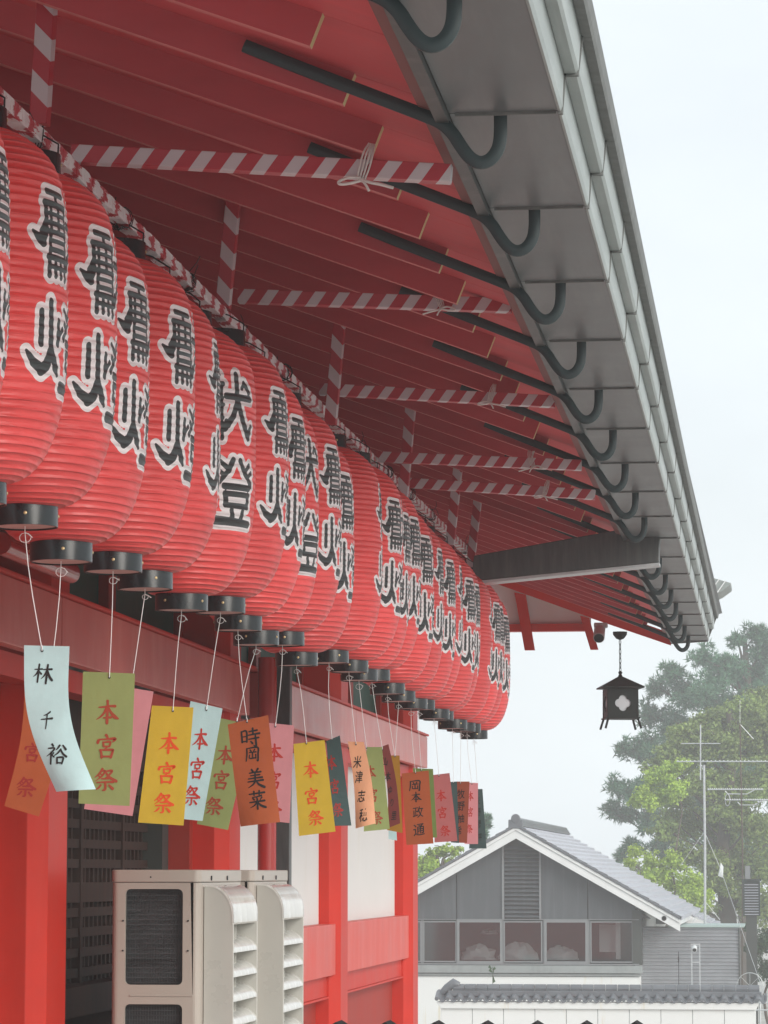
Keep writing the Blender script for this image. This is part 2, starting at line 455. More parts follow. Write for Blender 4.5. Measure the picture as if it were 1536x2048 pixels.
# infill between the posts
for k in range(4):
    ya, yb = posts[k], posts[k + 1] - .52
    # frieze over the beam: green panels between short struts
    n = 2
    for j in range(n):
        a = ya + (yb - ya) * j / n; b = ya + (yb - ya) * (j + 1) / n
        mb = MB(); mb.box(-3.44, -3.40, a + .10, b - .10, EYE + 1.22, zroof(-3.4) - .02)
        hp(mb, 'green_panel', M['greenpanel'])
        if j:
            mb = MB(); mb.box(-3.46, -3.35, a - .09, a + .09, EYE + 1.216, zroof(-3.3))
            hp(mb, 'frieze_strut', M['oxblood'])
    for (ja, jb) in ((ya, ya + .098), (yb - .098, yb)):
        mb = MB(); mb.box(-3.46, -3.36, ja, jb, EYE + 1.22, zroof(-3.4)); hp(mb, 'frieze_jamb', M['oxblood'])
    if k >= 2:
        mb = MB(); mb.box(-3.30, -3.25, ya - .05, yb + .05, EYE - .365, EYE + .90)
        hp(mb, 'plaster_wall', M['plaster'])
        mb = MB(); mb.box(-3.24, -3.13, ya - .02, yb + .015, EYE - .72, EYE - .362)
        hp(mb, 'sill_board', M['redsill'], bevel=.005)
        mb = MB(); mb.box(-3.24, -3.19, ya - .02, yb + .01, EYE - .868, EYE - .724)
        mb.box(-3.24, -3.175, ya - .02, yb + .01, EYE - .885, EYE - .870)
        hp(mb, 'lower_sill_board', M['red'])
        mb = MB(); mb.box(-3.60, -3.27, ya - .05, yb + .05, 0, EYE - .80)
        hp(mb, 'base_panel', M['oxblood'])
    if k in (0, 1):
        # recessed lattice doors with a red return and a dark jamb beside the far post
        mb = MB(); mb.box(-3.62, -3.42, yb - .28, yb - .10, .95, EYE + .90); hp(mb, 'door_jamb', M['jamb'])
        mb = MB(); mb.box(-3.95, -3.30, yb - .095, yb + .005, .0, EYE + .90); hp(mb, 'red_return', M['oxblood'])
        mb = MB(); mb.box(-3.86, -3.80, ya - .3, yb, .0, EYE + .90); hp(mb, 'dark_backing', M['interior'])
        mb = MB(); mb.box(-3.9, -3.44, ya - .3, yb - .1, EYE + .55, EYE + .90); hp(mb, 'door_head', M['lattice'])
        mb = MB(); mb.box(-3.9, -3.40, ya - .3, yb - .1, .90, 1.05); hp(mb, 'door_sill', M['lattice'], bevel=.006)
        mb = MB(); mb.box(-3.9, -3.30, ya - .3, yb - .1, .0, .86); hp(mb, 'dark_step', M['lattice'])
        y = ya + .02
        first = None; first2 = None
        gap = .1065
        i = 0
        while y < yb - .30:
            if first is None:
                mb = MB(); mb.box(-.016, .016, -.017, .017, 1.05, EYE + .55); first = mb.mesh('slat', M['lattice'])
            o = link('slat', first, hall); o.location = Vector((-3.535, y, 0)) - HL
            y += gap; i += 1
        z = 1.10; i = 0
        L = yb - .30 - ya
        while z < EYE + .53:
            if first2 is None:
                mb = MB(); mb.box(-.012, .012, 0, L, -.0225, .0225); first2 = mb.mesh('rail', M['lattice'])
                mb = MB(); mb.box(-.018, .018, 0, L, -.05, .05); first3 = mb.mesh('wide_rail', M['lattice'])
            wide = i % 6 == 4
            o = link('wide_rail' if wide else 'rail', first3 if wide else first2, hall); o.location = Vector((-3.512, ya + .0, z)) - HL
            z += .1 + (.045 if wide else 0); i += 1
        for yy in (ya + 1.0, ya + 2.05, ya + 3.1):
            if yy < yb - .35:
                mb = MB(); mb.box(-3.56, -3.49, yy - .03, yy + .03, 1.05, EYE + .55); hp(mb, 'door_stile', M['lattice'])
# bay before the air conditioners, plaster edge seen between the second post and the pipes
mb = MB(); mb.box(-3.9, -3.5, 4, 9.0, 0, EYE + .9); hp(mb, 'near_wall', M['oxblood'])
mb = MB(); mb.box(-9.5, -3.56, 28.05, 28.09, 0, 5.4); mb.box(-9.5, -9.4, 4, 28, 0, 5.4); hp(mb, 'rear_wall', M['plaster'])

# --- rafters
def yrange(a, b, s):
    y = a
    while y < b:
        yield y; y += s
mbR = MB()
x0, x1, th, wy = -3.9, -1.165, .094, .037
sl = .37
dx = .094 * .35
prof = [(x0, 2.10 + sl * (x1 - x0) + EYE), (x1, 2.10 + EYE), (x1 + dx, 2.10 + EYE + .085), (x0, 2.10 + sl * (x1 - x0) + EYE + .1)]
mbR.prism(prof, -wy / 2, wy / 2)
# own material for the end face and the bottom face
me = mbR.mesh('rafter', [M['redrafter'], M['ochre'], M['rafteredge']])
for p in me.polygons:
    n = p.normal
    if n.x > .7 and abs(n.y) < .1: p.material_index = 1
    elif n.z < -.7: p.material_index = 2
PITCHY = .635
Y0R = 8.061
k = -7
while True:
    y = Y0R + PITCHY * k
    if y > 29.6: break
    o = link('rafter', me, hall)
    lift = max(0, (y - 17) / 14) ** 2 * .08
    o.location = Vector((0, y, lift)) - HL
    k += 1
# soffit boards above the rafters, one board per rafter bay
y = Y0R - 7 * PITCHY
NB = 0
while y < 29.6:
    mb = MB()
    b0 = max(0, (y - 17) / 14) ** 2 * .08; b1 = max(0, (y + PITCHY - 17) / 14) ** 2 * .08
    def pr(b): return [(-4.2, EYE + b + 2.197 + sl * (-1.165 + 4.2)), (-.965, EYE + b + 2.197 + sl * (-1.165 + .965)), (-.965, EYE + b + 2.24 + sl * (-1.165 + .965)), (-4.2, EYE + b + 2.24 + sl * (-1.165 + 4.2))]
    mb.prism(pr(b0), y + .002, min(y + PITCHY - .002, 29.68), 0, pr(b1))
    hp(mb, 'soffit_board', M['redsoffit'])
    y += PITCHY

# --- eave: trims, grey soffit panels, two-step copper fascia, one piece per 1.27 m
STEP = 1.27
def eave(y):
    t = max(0, (y - 16) / 15)
    lift = .06 * t ** 1.5
    out = .01 - .055 * max(0, (y - 9) / 20)
    return lift, out
y = 8.62 - 4 * STEP
pieces = []
while y < 29.5:
    pieces.append((y, min(y + STEP, 29.72))); y += STEP
def sh(prof, y):
    l, o = eave(y)
    return [(x + o, EYE + z + l) for x, z in prof]
g = .004
for (a, b) in pieces:
    def piece(prof, name, m, gap=g, bevel=0):
        mb = MB(); mb.prism(sh(prof, a + gap), a + gap, b - gap, 0, sh(prof, b - gap)); return hp(mb, name, m, bevel=bevel)
    piece([(-.962, 2.075), (-.915, 2.060), (-.915, 2.16), (-.962, 2.16)], 'eave_trim_board', M['trim'])
    piece([(-.913, 2.028), (-.878, 2.028), (-.878, 2.10), (-.913, 2.10)], 'dark_eave_strip', M['beamdark'], .002)
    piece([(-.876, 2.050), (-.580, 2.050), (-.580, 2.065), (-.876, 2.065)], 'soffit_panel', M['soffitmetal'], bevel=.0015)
    # seam fold
    mb = MB(); mb.prism(sh([(-.86, 2.042), (-.585, 2.042), (-.585, 2.052), (-.86, 2.052)], a), a - .004, a + .004); hp(mb, 'soffit_seam', M['fasciadark'])
    piece([(-.579, 2.046), (-.572, 2.046), (-.566, 2.060), (-.562, 2.155), (-.579, 2.155)], 'fascia_lower', M['fascia'], .003)
    piece([(-.561, 2.150), (-.530, 2.150), (-.522, 2.160), (-.515, 2.255), (-.561, 2.255)], 'fascia_upper', M['fascia'], .003)
    piece([(-.514, 2.252), (-.486, 2.249), (-.480, 2.262), (-.474, 2.30), (-.514, 2.30)], 'fascia_cap', M['fasciadark'], .001)
    for pf in ([(-.5795, 2.040), (-.566, 2.040), (-.556, 2.153), (-.5795, 2.153)], [(-.561, 2.144), (-.523, 2.144), (-.509, 2.252), (-.561, 2.252)]):
        mb = MB(); mb.prism(sh(pf, a), a - .008, a + .008); hp(mb, 'fascia_seam', M['fasciadark'])
# end caps of the eave at the gable
mb = MB(); mb.prism(sh([(-.95, 2.02), (-.58, 2.04), (-.48, 2.30), (-.95, 2.33)], 29.73), 29.725, 29.75); hp(mb, 'eave_end_plate', M['fasciadark'])

# roof slab over everything
def roofp(b): return [(-.492, EYE + 2.303 + b), (-.505, EYE + 2.345 + b), (-6.2, EYE + 4.9 + b), (-6.2, EYE + 4.6 + b), (-4.2, EYE + 3.40 + b), (-.97, EYE + 2.18 + b)]
mb = MB(); mb.prism(roofp(0), 3.8, 17, 0, roofp(.002)); mb.prism(roofp(.002), 17, 29.75, 0, roofp(.05)); hp(mb, 'roof', M['tile'])
mb = MB(); mb.prism([(-6.2, EYE + 4.9), (-6.2, EYE + 4.6), (-11.9, EYE + 2.18), (-11.9, EYE + 2.4)], 3.8, 29.75); hp(mb, 'rear_roof', M['tile'])

# --- gutter hangers: dark flat iron straps with a hook, one per panel
path = [(-1.434, 2.262), (-1.26, 2.187), (-1.06, 2.104), (-.925, 2.048), (-.885, 2.028), (-.856, 1.998), (-.837, 1.965), (-.812, 1.930), (-.785, 1.914), (-.755, 1.922), (-.733, 1.952), (-.727, 1.99), (-.727, 2.052)]
# smooth the hook
def smooth_path(p, it=2):
    for _ in range(it):
        q = [p[0]]
        for i in range(len(p) - 1):
            a, b = Vector(p[i]), Vector(p[i + 1])
            q += [tuple(a.lerp(b, .25)), tuple(a.lerp(b, .75))]
        q.append(p[-1]); p = q
    return p
sp = smooth_path(path, 2)
mb = MB(); mb.tube([(x, 0, EYE + z) for x, z in sp], .017, 8, flat=(.0195, .012, (0, 1, 0)))
strap = mb.mesh('gutter_hanger', M['iron'], True)
k = -3
while 8.62 + STEP * k < 29.7:
    y = 8.62 + STEP * k
    o = link('gutter_hanger', strap, hall)
    l, ox = eave(y)
    o.location = Vector((ox - .01, y + .02, l)) - HL
    k += 1

# --- gable end: barge board, plaster tympanum, tie beam with hanging struts
mb = MB(); mb.prism([(-4.2, EYE + 3.36), (-.96, EYE + 2.17), (-.96, EYE + 2.06), (-4.2, EYE + 3.20)], 29.69, 29.74); hp(mb, 'barge_board', M['red'])
mb = MB(); mb.box(-4.5, -1.69, 29.15, 29.27, EYE + 2.16, EYE + 2.225); hp(mb, 'tie_beam', M['red'])
mb = MB(); mb.prism([(-4.2, EYE + 2.23), (-1.66, EYE + 2.226), (-1.66, EYE + 2.28), (-4.2, EYE + 3.22)], 29.20, 29.23); hp(mb, 'gable_plaster', M['plaster'])
for xx, t in ((-2.26, .05), (-1.68, .04), (-3.0, .055)):
    mb = MB(); mb.prism([(xx - t - .03, EYE + ROOFH(xx) + .0), (xx + t - .03, EYE + ROOFH(xx) - .02), (xx + t + .05, EYE + 1.985), (xx - t + .06, EYE + 1.985)], 29.08, 29.14); hp(mb, 'gable_strut', M['red'])

# --- big dark beam crossing under the eave
mb = MB()
ya, yb = 20.0, 20.14
mb.prism([(-1.88, EYE + 1.795), (-.715, EYE + 1.90), (-.705, EYE + 2.148), (-1.86, EYE + 1.955)], ya, yb)
hp(mb, 'dark_tie_beam', M['beamdark'], bevel=.006)
mb = MB(); mb.prism([(-1.88, EYE + 1.775), (-.712, EYE + 1.884), (-.712, EYE + 1.898), (-1.88, EYE + 1.793)], ya - .004, yb + .02)
hp(mb, 'beam_drip_edge', M['steel'])

# --- pipes beside the second post
mb = MB(); mb.tube([(-2.96, 18.78, .3), (-2.96, 18.78, EYE + 1.25)], .055, 16); hp(mb, 'red_downpipe', M['pipe_red'], True)
mb = MB(); mb.box(-2.93, -2.84, 18.86, 18.95, .2, EYE + 1.32); hp(mb, 'black_downpipe', M['beamdark'], bevel=.004)
mb = MB(); mb.tube([(-2.97, 12.2, EYE + 1.262), (-2.97, 13.45, EYE + 1.262), (-2.97, 13.49, EYE + 1.255), (-2.97, 13.5, EYE + 1.25)], .045, 16, rad=[.045, .045, .036, .01]); hp(mb, 'red_ceiling_pipe', M['pipe_red'], True)
mb = MB(); mb.box(-3.0, -2.90, 12.2, 13.35, EYE + 1.315, EYE + 1.38); hp(mb, 'red_pipe_bracket', M['oxblood'], bevel=.01)

# ================================================================== CAMERA AND HANGING LAMP UNDER THE GABLE
P = W(1199, 1272, 28.7)
t = thing('security_camera', 'round white security camera under the far eave beside the hanging iron lamp', 'security camera', P)
mb = MB(); mb.tube([(0, .06, .075), (0, -.02, .03), (0, -.10, -.025)], .05, 18); mb.obj('housing', M['camwhite'], t, True)
mb = MB(); mb.tube([(0, -.101, -.0255), (0, -.106, -.029)], .043, 18); mb.obj('lens_glass', M['dark'], t, True)
mb = MB(); mb.box(-.05, .07, .0, .09, .075, .12); mb.obj('mount', M['camwhite'], t, bevel=.01)

P = W(1240, 1275, 28.7)
t = thing('hanging_iron_lamp', 'small black iron lamp with a flower cut-out hanging on a chain from the far eave', 'hanging lamp', P, rz=radians(12))
mb = MB(); mb.lathe([(.064, .05), (.062, .025), (.035, -.01), (.012, -.02)], n=20); mb.obj('ceiling_rose', M['bronze'], t, True)
z = -.02; i = 0
link_m = None
while z > -.30:
    if link_m is None:
        mb = MB()
        pts = [(.009 * cos(a), 0, .026 * sin(a)) for a in [2 * pi * j / 12 for j in range(13)]]
        mb.tube(pts, .0035, 5, cap=False); link_m = mb.mesh('chain_link', M['bronze'], True)
    o = link('chain_link', link_m, t); o.location = (0, 0, z - .022); o.rotation_euler = (0, 0, pi / 2 * (i % 2) + .5)
    z -= .041; i += 1
zt = -.315
mb = MB(); mb.lathe([(.008, zt + .02), (.020, zt + .005), (.012, zt - .01), (.022, zt - .03)], n=12)
mb.obj('finial', M['bronze'], t, True)
mb = MB()
a = .185; zz = zt - .125
mb.add([(-a, -a, zz), (a, -a, zz), (a, a, zz), (-a, a, zz), (0, 0, zt - .02)], [(0, 1, 4), (1, 2, 4), (2, 3, 4), (3, 0, 4)])
mb.add([(-a, -a, zz - .012), (a, -a, zz - .012), (a, a, zz - .012), (-a, a, zz - .012)], [(0, 3, 2, 1)])
o4 = 0
mb.add([(-a, -a, zz), (a, -a, zz), (a, a, zz), (-a, a, zz), (-a, -a, zz - .012), (a, -a, zz - .012), (a, a, zz - .012), (-a, a, zz - .012)],
       [(0, 4, 5, 1), (1, 5, 6, 2), (2, 6, 7, 3), (3, 7, 4, 0)])
mb.obj('lamp_roof', M['bronze'], t)
# cage: four walls with a four-lobed opening, built as a ring of quads
w = .135; zc = zt - .27; hh = .128
def lobed(a):
    return .058 * (1 + .16 * abs(cos(2 * a)) ** .6 - .0 )
def square(a, w, h):
    c_, s_ = cos(a), sin(a)
    k = min(w / abs(c_) if abs(c_) > 1e-6 else 9e9, h / abs(s_) if abs(s_) > 1e-6 else 9e9)
    return (k * c_, k * s_)
n = 64
for f in range(4):
    mb = MB(); vs = []; 
    for j in range(n):
        an = 2 * pi * (j + .5) / n
        r = .050 + .020 * abs(cos(2 * an)) ** .8
        sx, sz = square(an, w, hh)
        vs += [(r * cos(an), -w, zc + r * sin(an) * 1.0), (sx, -w, zc + sz), (r * cos(an), -w + .008, zc + r * sin(an)), (sx, -w + .008, zc + sz)]
    fs = []
    for j in range(n):
        j2 = (j + 1) % n
        a0, b0, c0, d0 = 4 * j, 4 * j + 1, 4 * j + 2, 4 * j + 3
        a1, b1, c1, d1 = 4 * j2, 4 * j2 + 1, 4 * j2 + 2, 4 * j2 + 3
        fs += [(a0, a1, b1, b0), (c0, d0, d1, c1), (a0, c0, c1, a1)]
    mb.add(vs, fs)
    o = mb.obj('lamp_panel', M['bronze'], t); o.rotation_euler = (0, 0, f * pi / 2)
mb = MB(); mb.box(-w + .012, w - .012, -w + .012, w - .012, zc - hh + .012, zc + hh - .012); mb.obj('milk_glass', M['shade_white'], t)
for sx in (-1, 1):
    for sy in (-1, 1):
        mb = MB(); mb.tube([(sx * .128, sy * .128, zc + hh), (sx * .130, sy * .130, zc - hh - .0), (sx * .145, sy * .142, zc - hh - .05), (sx * .158, sy * .150, zc - hh - .095)], .012, 6, flat=(.011, .008, (0, 1, 0)))
        mb.obj('foot', M['bronze'], t, True)
mb = MB(); mb.box(-.15, .15, -.15, .15, zc - hh - .008, zc - hh + .004); mb.obj('lamp_floor', M['bronze'], t)

# ================================================================== AIR CONDITIONERS
def air_conditioner(y0, label):
    t = thing('air_conditioner', label, 'air conditioner', (-2.71, y0 + .55, .22), 'outdoor air conditioner units beside the wall')
    X0, X1, Y0_, Y1_, Z0, Z1 = -.205, .19, -.55, .55, 0, 1.37
    def rr(x0, x1, y0, y1, r=.03, n=5):
        pts = []
        for cx, cy, a0 in ((x1 - r, y0 + r, -90), (x1 - r, y1 - r, 0), (x0 + r, y1 - r, 90), (x0 + r, y0 + r, 180)):
            for i in range(n + 1):
                a = radians(a0 + 90 * i / n); pts.append((cx + r * cos(a), cy + r * sin(a)))
        return pts
    # cabinet with two rounded openings in the side that faces the camera
    side = MB()
    def opening(zc_, hz):
        cx = -.015; hw = .128; r = .022
        pts = []
        for qx, qz, a0 in ((cx + hw - r, zc_ - hz + r, -90), (cx + hw - r, zc_ + hz - r, 0), (cx - hw + r, zc_ + hz - r, 90), (cx - hw + r, zc_ - hz + r, 180)):
            for i in range(5):
                a = radians(a0 + 22.5 * i); pts.append((qx + r * cos(a), qz + r * sin(a)))
        return pts
    n = 20
    y = Y0_
    for (za, zb, zc_, hz) in ((.70, 1.33, 1.07, .212), (.0, .70, .53, .212)):
        zc_ = 1.10 if za > .5 else .60
        op = opening(zc_, .208)
        zlo, zhi = (0.848, 1.335) if za > .5 else (0.0, .848)
        # outer rectangle points matched to the opening's angles
        ctrx, ctrz = -.015, zc_
        outer = []
        xa, xb = X0 + .03, X1 - .03
        for (px_, pz_) in op:
            dx_, dz_ = px_ - ctrx, pz_ - ctrz
            ks = []
            if dx_ > 1e-6: ks.append((xb - ctrx) / dx_)
            if dx_ < -1e-6: ks.append((xa - ctrx) / dx_)
            if dz_ > 1e-6: ks.append((zhi - ctrz) / dz_)
            if dz_ < -1e-6: ks.append((zlo - ctrz) / dz_)
            kk = min(ks); outer.append((ctrx + dx_ * kk, ctrz + dz_ * kk))
        m_ = len(op)
        corners = {}
        vs = [(a_, y, b_) for a_, b_ in op] + [(a_, y, b_) for a_, b_ in outer] + [(a_, y + .02, b_) for a_, b_ in op]
        fs = []
        for i in range(m_):
            j = (i + 1) % m_
            fs.append((i, m_ + i, m_ + j, j)); fs.append((i, j, 2 * m_ + j, 2 * m_ + i))
        side.add(vs, fs)
        # fill the four rectangle corners
        for (cxr, czr) in ((xb, zhi), (xa, zhi), (xa, zlo), (xb, zlo)):
            best = None
            for i in range(m_):
                j = (i + 1) % m_
                p, q = outer[i], outer[j]
                on = lambda P_: (abs(P_[0] - cxr) < 1e-4, abs(P_[1] - czr) < 1e-4)
                a1, b1 = on(p); a2, b2 = on(q)
                if (a1 and b2 and not a2) or (b1 and a2 and not b2):
                    side.add([(p[0], y, p[1]), (cxr, y, czr), (q[0], y, q[1])], [(0, 1, 2)])
    side.obj('side_panel', M['acbody'], t)
    body = MB()
    pts = rr(X0, X1, Y0_, Y1_)
    # walls other than the flat part of the near side
    nn = len(pts)
    area_pts = pts
    for i in range(nn):
        p, q = pts[i], pts[(i + 1) % nn]
        if abs(p[1] - Y0_) < 1e-6 and abs(q[1] - Y0_) < 1e-6: continue
        body.add([(p[0], p[1], 0), (q[0], q[1], 0), (q[0], q[1], 1.335), (p[0], p[1], 1.335)], [(0, 1, 2, 3)])
    body.add([(p[0], p[1], 0) for p in pts], [tuple(range(nn - 1, -1, -1))])
    body.obj('cabinet', M['acbody'], t, True)
    lid = MB(); lid.prismz(rr(X0 - .004, X1 + .004, Y0_ - .004, Y1_ + .004, .034), 1.337, 1.372 + .02); lid.obj('lid', M['acbody'], t, True, bevel=.005)
    # coil behind the openings
    c = MB(); c.box(-.16, .13, -.50, -.49, .3, 1.33); c.obj('coil', M['fin'], t)
    for zc_ in (1.10, .60):
        bars = MB()
        z = zc_ - .20
        while z < zc_ + .2:
            bars.box(-.145, .115, -.5235, -.520, z, z + .0035); z += .021
        x = -.14
        while x < .115:
            bars.box(x, x + .002, -.519, -.517, zc_ - .21, zc_ + .21); x += .012
        stuff(bars.obj('coil_guard', M['fin'], t))
    sc = MB(); sc.box(-.12, .16, -.554, -.550, .842, .850); sc.obj('panel_groove', M['acbody'], t, bevel=.001)
    for (sx, sz) in ((-.152, 1.04), (-.152, 1.17), (.137, 1.04), (.137, 1.17), (-.03, 1.36)):
        s_ = MB(); s_.tube([(sx, -.5555, sz), (sx, -.549, sz)], .004, 8); s_.obj('screw', M['wire'], t)
    for yy in (-.30, .12):
        s_ = MB(); s_.tube([(.187, yy, 1.355), (.1985, yy, 1.355)], .011, 10); s_.obj('front_screw', M['wire'], t)
    pl = MB(); pl.box(.1905, .1925, .20, .46, 1.285, 1.297); pl.box(.1905, .1925, .20, .46, 1.303, 1.306); pl.obj('name_plate', M['whitewood'], t)
    # air guide bolted on the front: curved hood and seven curved vanes a side
    G = MB()
    gy0, gy1 = -.47, .20
    gx0, gx1 = .192, .325
    ztop = 1.325
    prof = [(gx0, .06), (gx1, .06), (gx1, ztop - .13)]
    for i in range(1, 9):
        a = radians(90 * i / 8); prof.append((gx0 + .03 + (gx1 - gx0 - .03) * cos(a), ztop - .13 + .13 * sin(a)))
    prof.append((gx0, ztop))
    G.prism(prof, gy0, gy0 + .012); G.prism(prof, gy1 - .012, gy1)
    hood = MB()
    arc = [(gx1, ztop - .13)] + prof[3:]
    outer = [(gx1, ztop - .165)] + prof[2:]
    inner = [(x - .008, z - .008) for x, z in outer]
    hood.prism(outer + inner[::-1], gy0 - .002, gy1 + .002)
    G.box(gx0, gx0 + .008, gy0 + .012, gy1 - .012, .06, ztop - .1)
    G.obj('air_guide', M['acguide'], t, bevel=.003)
    hood.obj('guide_hood', M['acguidewet'], t, True)
    vane = MB()
    q = []
    for i in range(7):
        a = radians(82 * i / 6)
        q.append((gx0 + .012 + (gx1 - gx0 - .006) * sin(a), .098 * (1 - cos(a)) * -1 + .0))
    q2 = [(x, z - .006) for x, z in q]
    # concave scoop: starts high at the back and comes out level at the front
    q = [(gx0 + .009 + (gx1 - gx0 - .010) * sin(radians(90 * i / 7)), .064 * cos(radians(90 * i / 7))) for i in range(8)]
    q2 = [(x, z - .006) for x, z in q]
    vane.prism(q + q2[::-1], gy0 + .013, gy1 - .013)
    vm = vane.mesh('vane', [M['acguidewet']], True)
    z = ztop - .29
    while z > .1:
        o = link('vane', vm, t); o.location = (0, 0, z); z -= .107
    d = MB(); d.box(gx0 + .009, gx1 - .045, -.135, -.127, .07, ztop - .13); d.obj('guide_divider', M['acguide'], t)
    for sy in (-.4, .4):
        f = MB(); f.box(-.17, .17, sy - .03, sy + .03, -.22, -.001); f.obj('foot_rail', M['steel'], t)
    return t
air_conditioner(14.12, 'nearer beige outdoor air conditioner with white louvred air guide, by the lattice door')
air_conditioner(15.58, 'beige outdoor air conditioner unit with white air guide, farther one half hidden behind its twin')

# ================================================================== PAPER LANTERNS
# lettering of the lanterns: fat strokes (x0, y0, r0, x1, y1, r1) in a unit square, y down
KEN = [(.15, .045, .034, .48, .055, .034), (.32, .05, .03, .32, .17, .03),
       (.10, .175, .036, .55, .18, .036), (.11, .18, .03, .115, .40, .03), (.115, .38, .034, .04, .49, .034), (-.09, .50, .018, .02, .575, .055), (.03, .58, .055, .06, .60, .05), (.05, .585, .05, .125, .46, .03),
       (.20, .19, .024, .20, .50, .024), (.355, .19, .028, .355, .46, .028), (.52, .19, .030, .52, .50, .026),
       (.12, .285, .022, .52, .285, .022), (.12, .385, .026, .54, .385, .026), (.14, .475, .026, .56, .475, .026),
       (.18, .49, .024, .18, .72, .026), (.53, .49, .026, .53, .70, .026), (.20, .565, .022, .53, .565, .022), (.18, .655, .026, .55, .655, .026),
       (.14, .735, .030, .55, .735, .030), (.17, .74, .03, .16, .93, .036), (.29, .74, .026, .285, .92, .034), (.41, .74, .026, .41, .92, .034), (.53, .74, .028, .535, .93, .036), (.17, .83, .024, .53, .83, .024),
       (.74, .03, .036, .745, .42, .034), (.60, .345, .038, .98, .335, .038), (.86, .13, .03, .95, .24, .036), (.86, .13, .028, .82, .21, .022),
       (.745, .42, .036, .69, .62, .036), (.69, .62, .036, .58, .80, .034), (.62, .74, .04, .60, .70, .03), (.76, .42, .036, .83, .66, .040), (.83, .66, .04, .93, .88, .042), (.93, .88, .04, .99, .72, .026)]
TOU = [(.235, .05, .038, .235, .60, .042), (.095, .17, .036, .085, .50, .038), (.375, .23, .030, .36, .47, .036), (.375, .40, .03, .47, .30, .025),
       (.235, .56, .05, .18, .72, .06), (.18, .72, .06, .10, .78, .06), (.10, .77, .06, .0, .71, .05), (.0, .71, .05, -.09, .60, .020), (.25, .56, .045, .33, .72, .055), (.33, .72, .055, .37, .79, .03),
       (.66, .06, .034, .60, .22, .034), (.60, .22, .034, .48, .40, .034), (.76, .06, .034, .83, .22, .034), (.83, .22, .034, .97, .38, .036),
       (.50, .10, .026, .57, .17, .030), (.92, .10, .028, .86, .18, .028), (.97, .20, .026, .91, .26, .026), (.50, .24, .024, .55, .29, .024),
       (.55, .43, .034, .93, .43, .034), (.56, .53, .030, .92, .53, .030), (.57, .53, .034, .58, .68, .034), (.91, .53, .034, .90, .68, .034), (.57, .685, .030, .91, .685, .030),
       (.66, .75, .03, .68, .86, .036), (.83, .75, .03, .81, .86, .036), (.47, .91, .062, .98, .915, .048)]
RB, HB = .2498, .925          # body radius and height
CW, CH = .310, .247          # character size on the lantern
KEN = [((.12 + (a - .10) * .78, b, r, .12 + (c - .10) * .78, d, s) if a < .57 and c < .57 else (.52 + (a - .60) * 1.1, b, r, .52 + (c - .60) * 1.1, d, s)) for (a, b, r, c, d, s) in KEN]
TOU = [((.07 + (a - .095) * .88, b, r, .07 + (c - .095) * .88, d, s) if (a < .47 and c < .475) else (.42 + (a - .48) * 1.14, b, r, .42 + (c - .48) * 1.14, d, s)) for (a, b, r, c, d, s) in TOU]
def sdf(x, y, strokes):
    d = np.full(x.shape, 9.0)
    for (x0, y0, r0, x1, y1, r1) in strokes:
        if x0 > .41 and x1 > .48: r0, r1 = r0 * 1.22, r1 * 1.22      # the right-hand parts are drawn fatter
        ax, ay, bx, by = x0 * CW, y0 * CH, x1 * CW, y1 * CH
        vx, vy = bx - ax, by - ay
        L = vx * vx + vy * vy + 1e-12
        t = np.clip(((x - ax) * vx + (y - ay) * vy) / L, 0, 1)
        r = (r0 + (r1 - r0) * t) * .25 * 1.06
        d = np.minimum(d, np.hypot(x - ax - vx * t, y - ay - vy * t) - r)
    return d
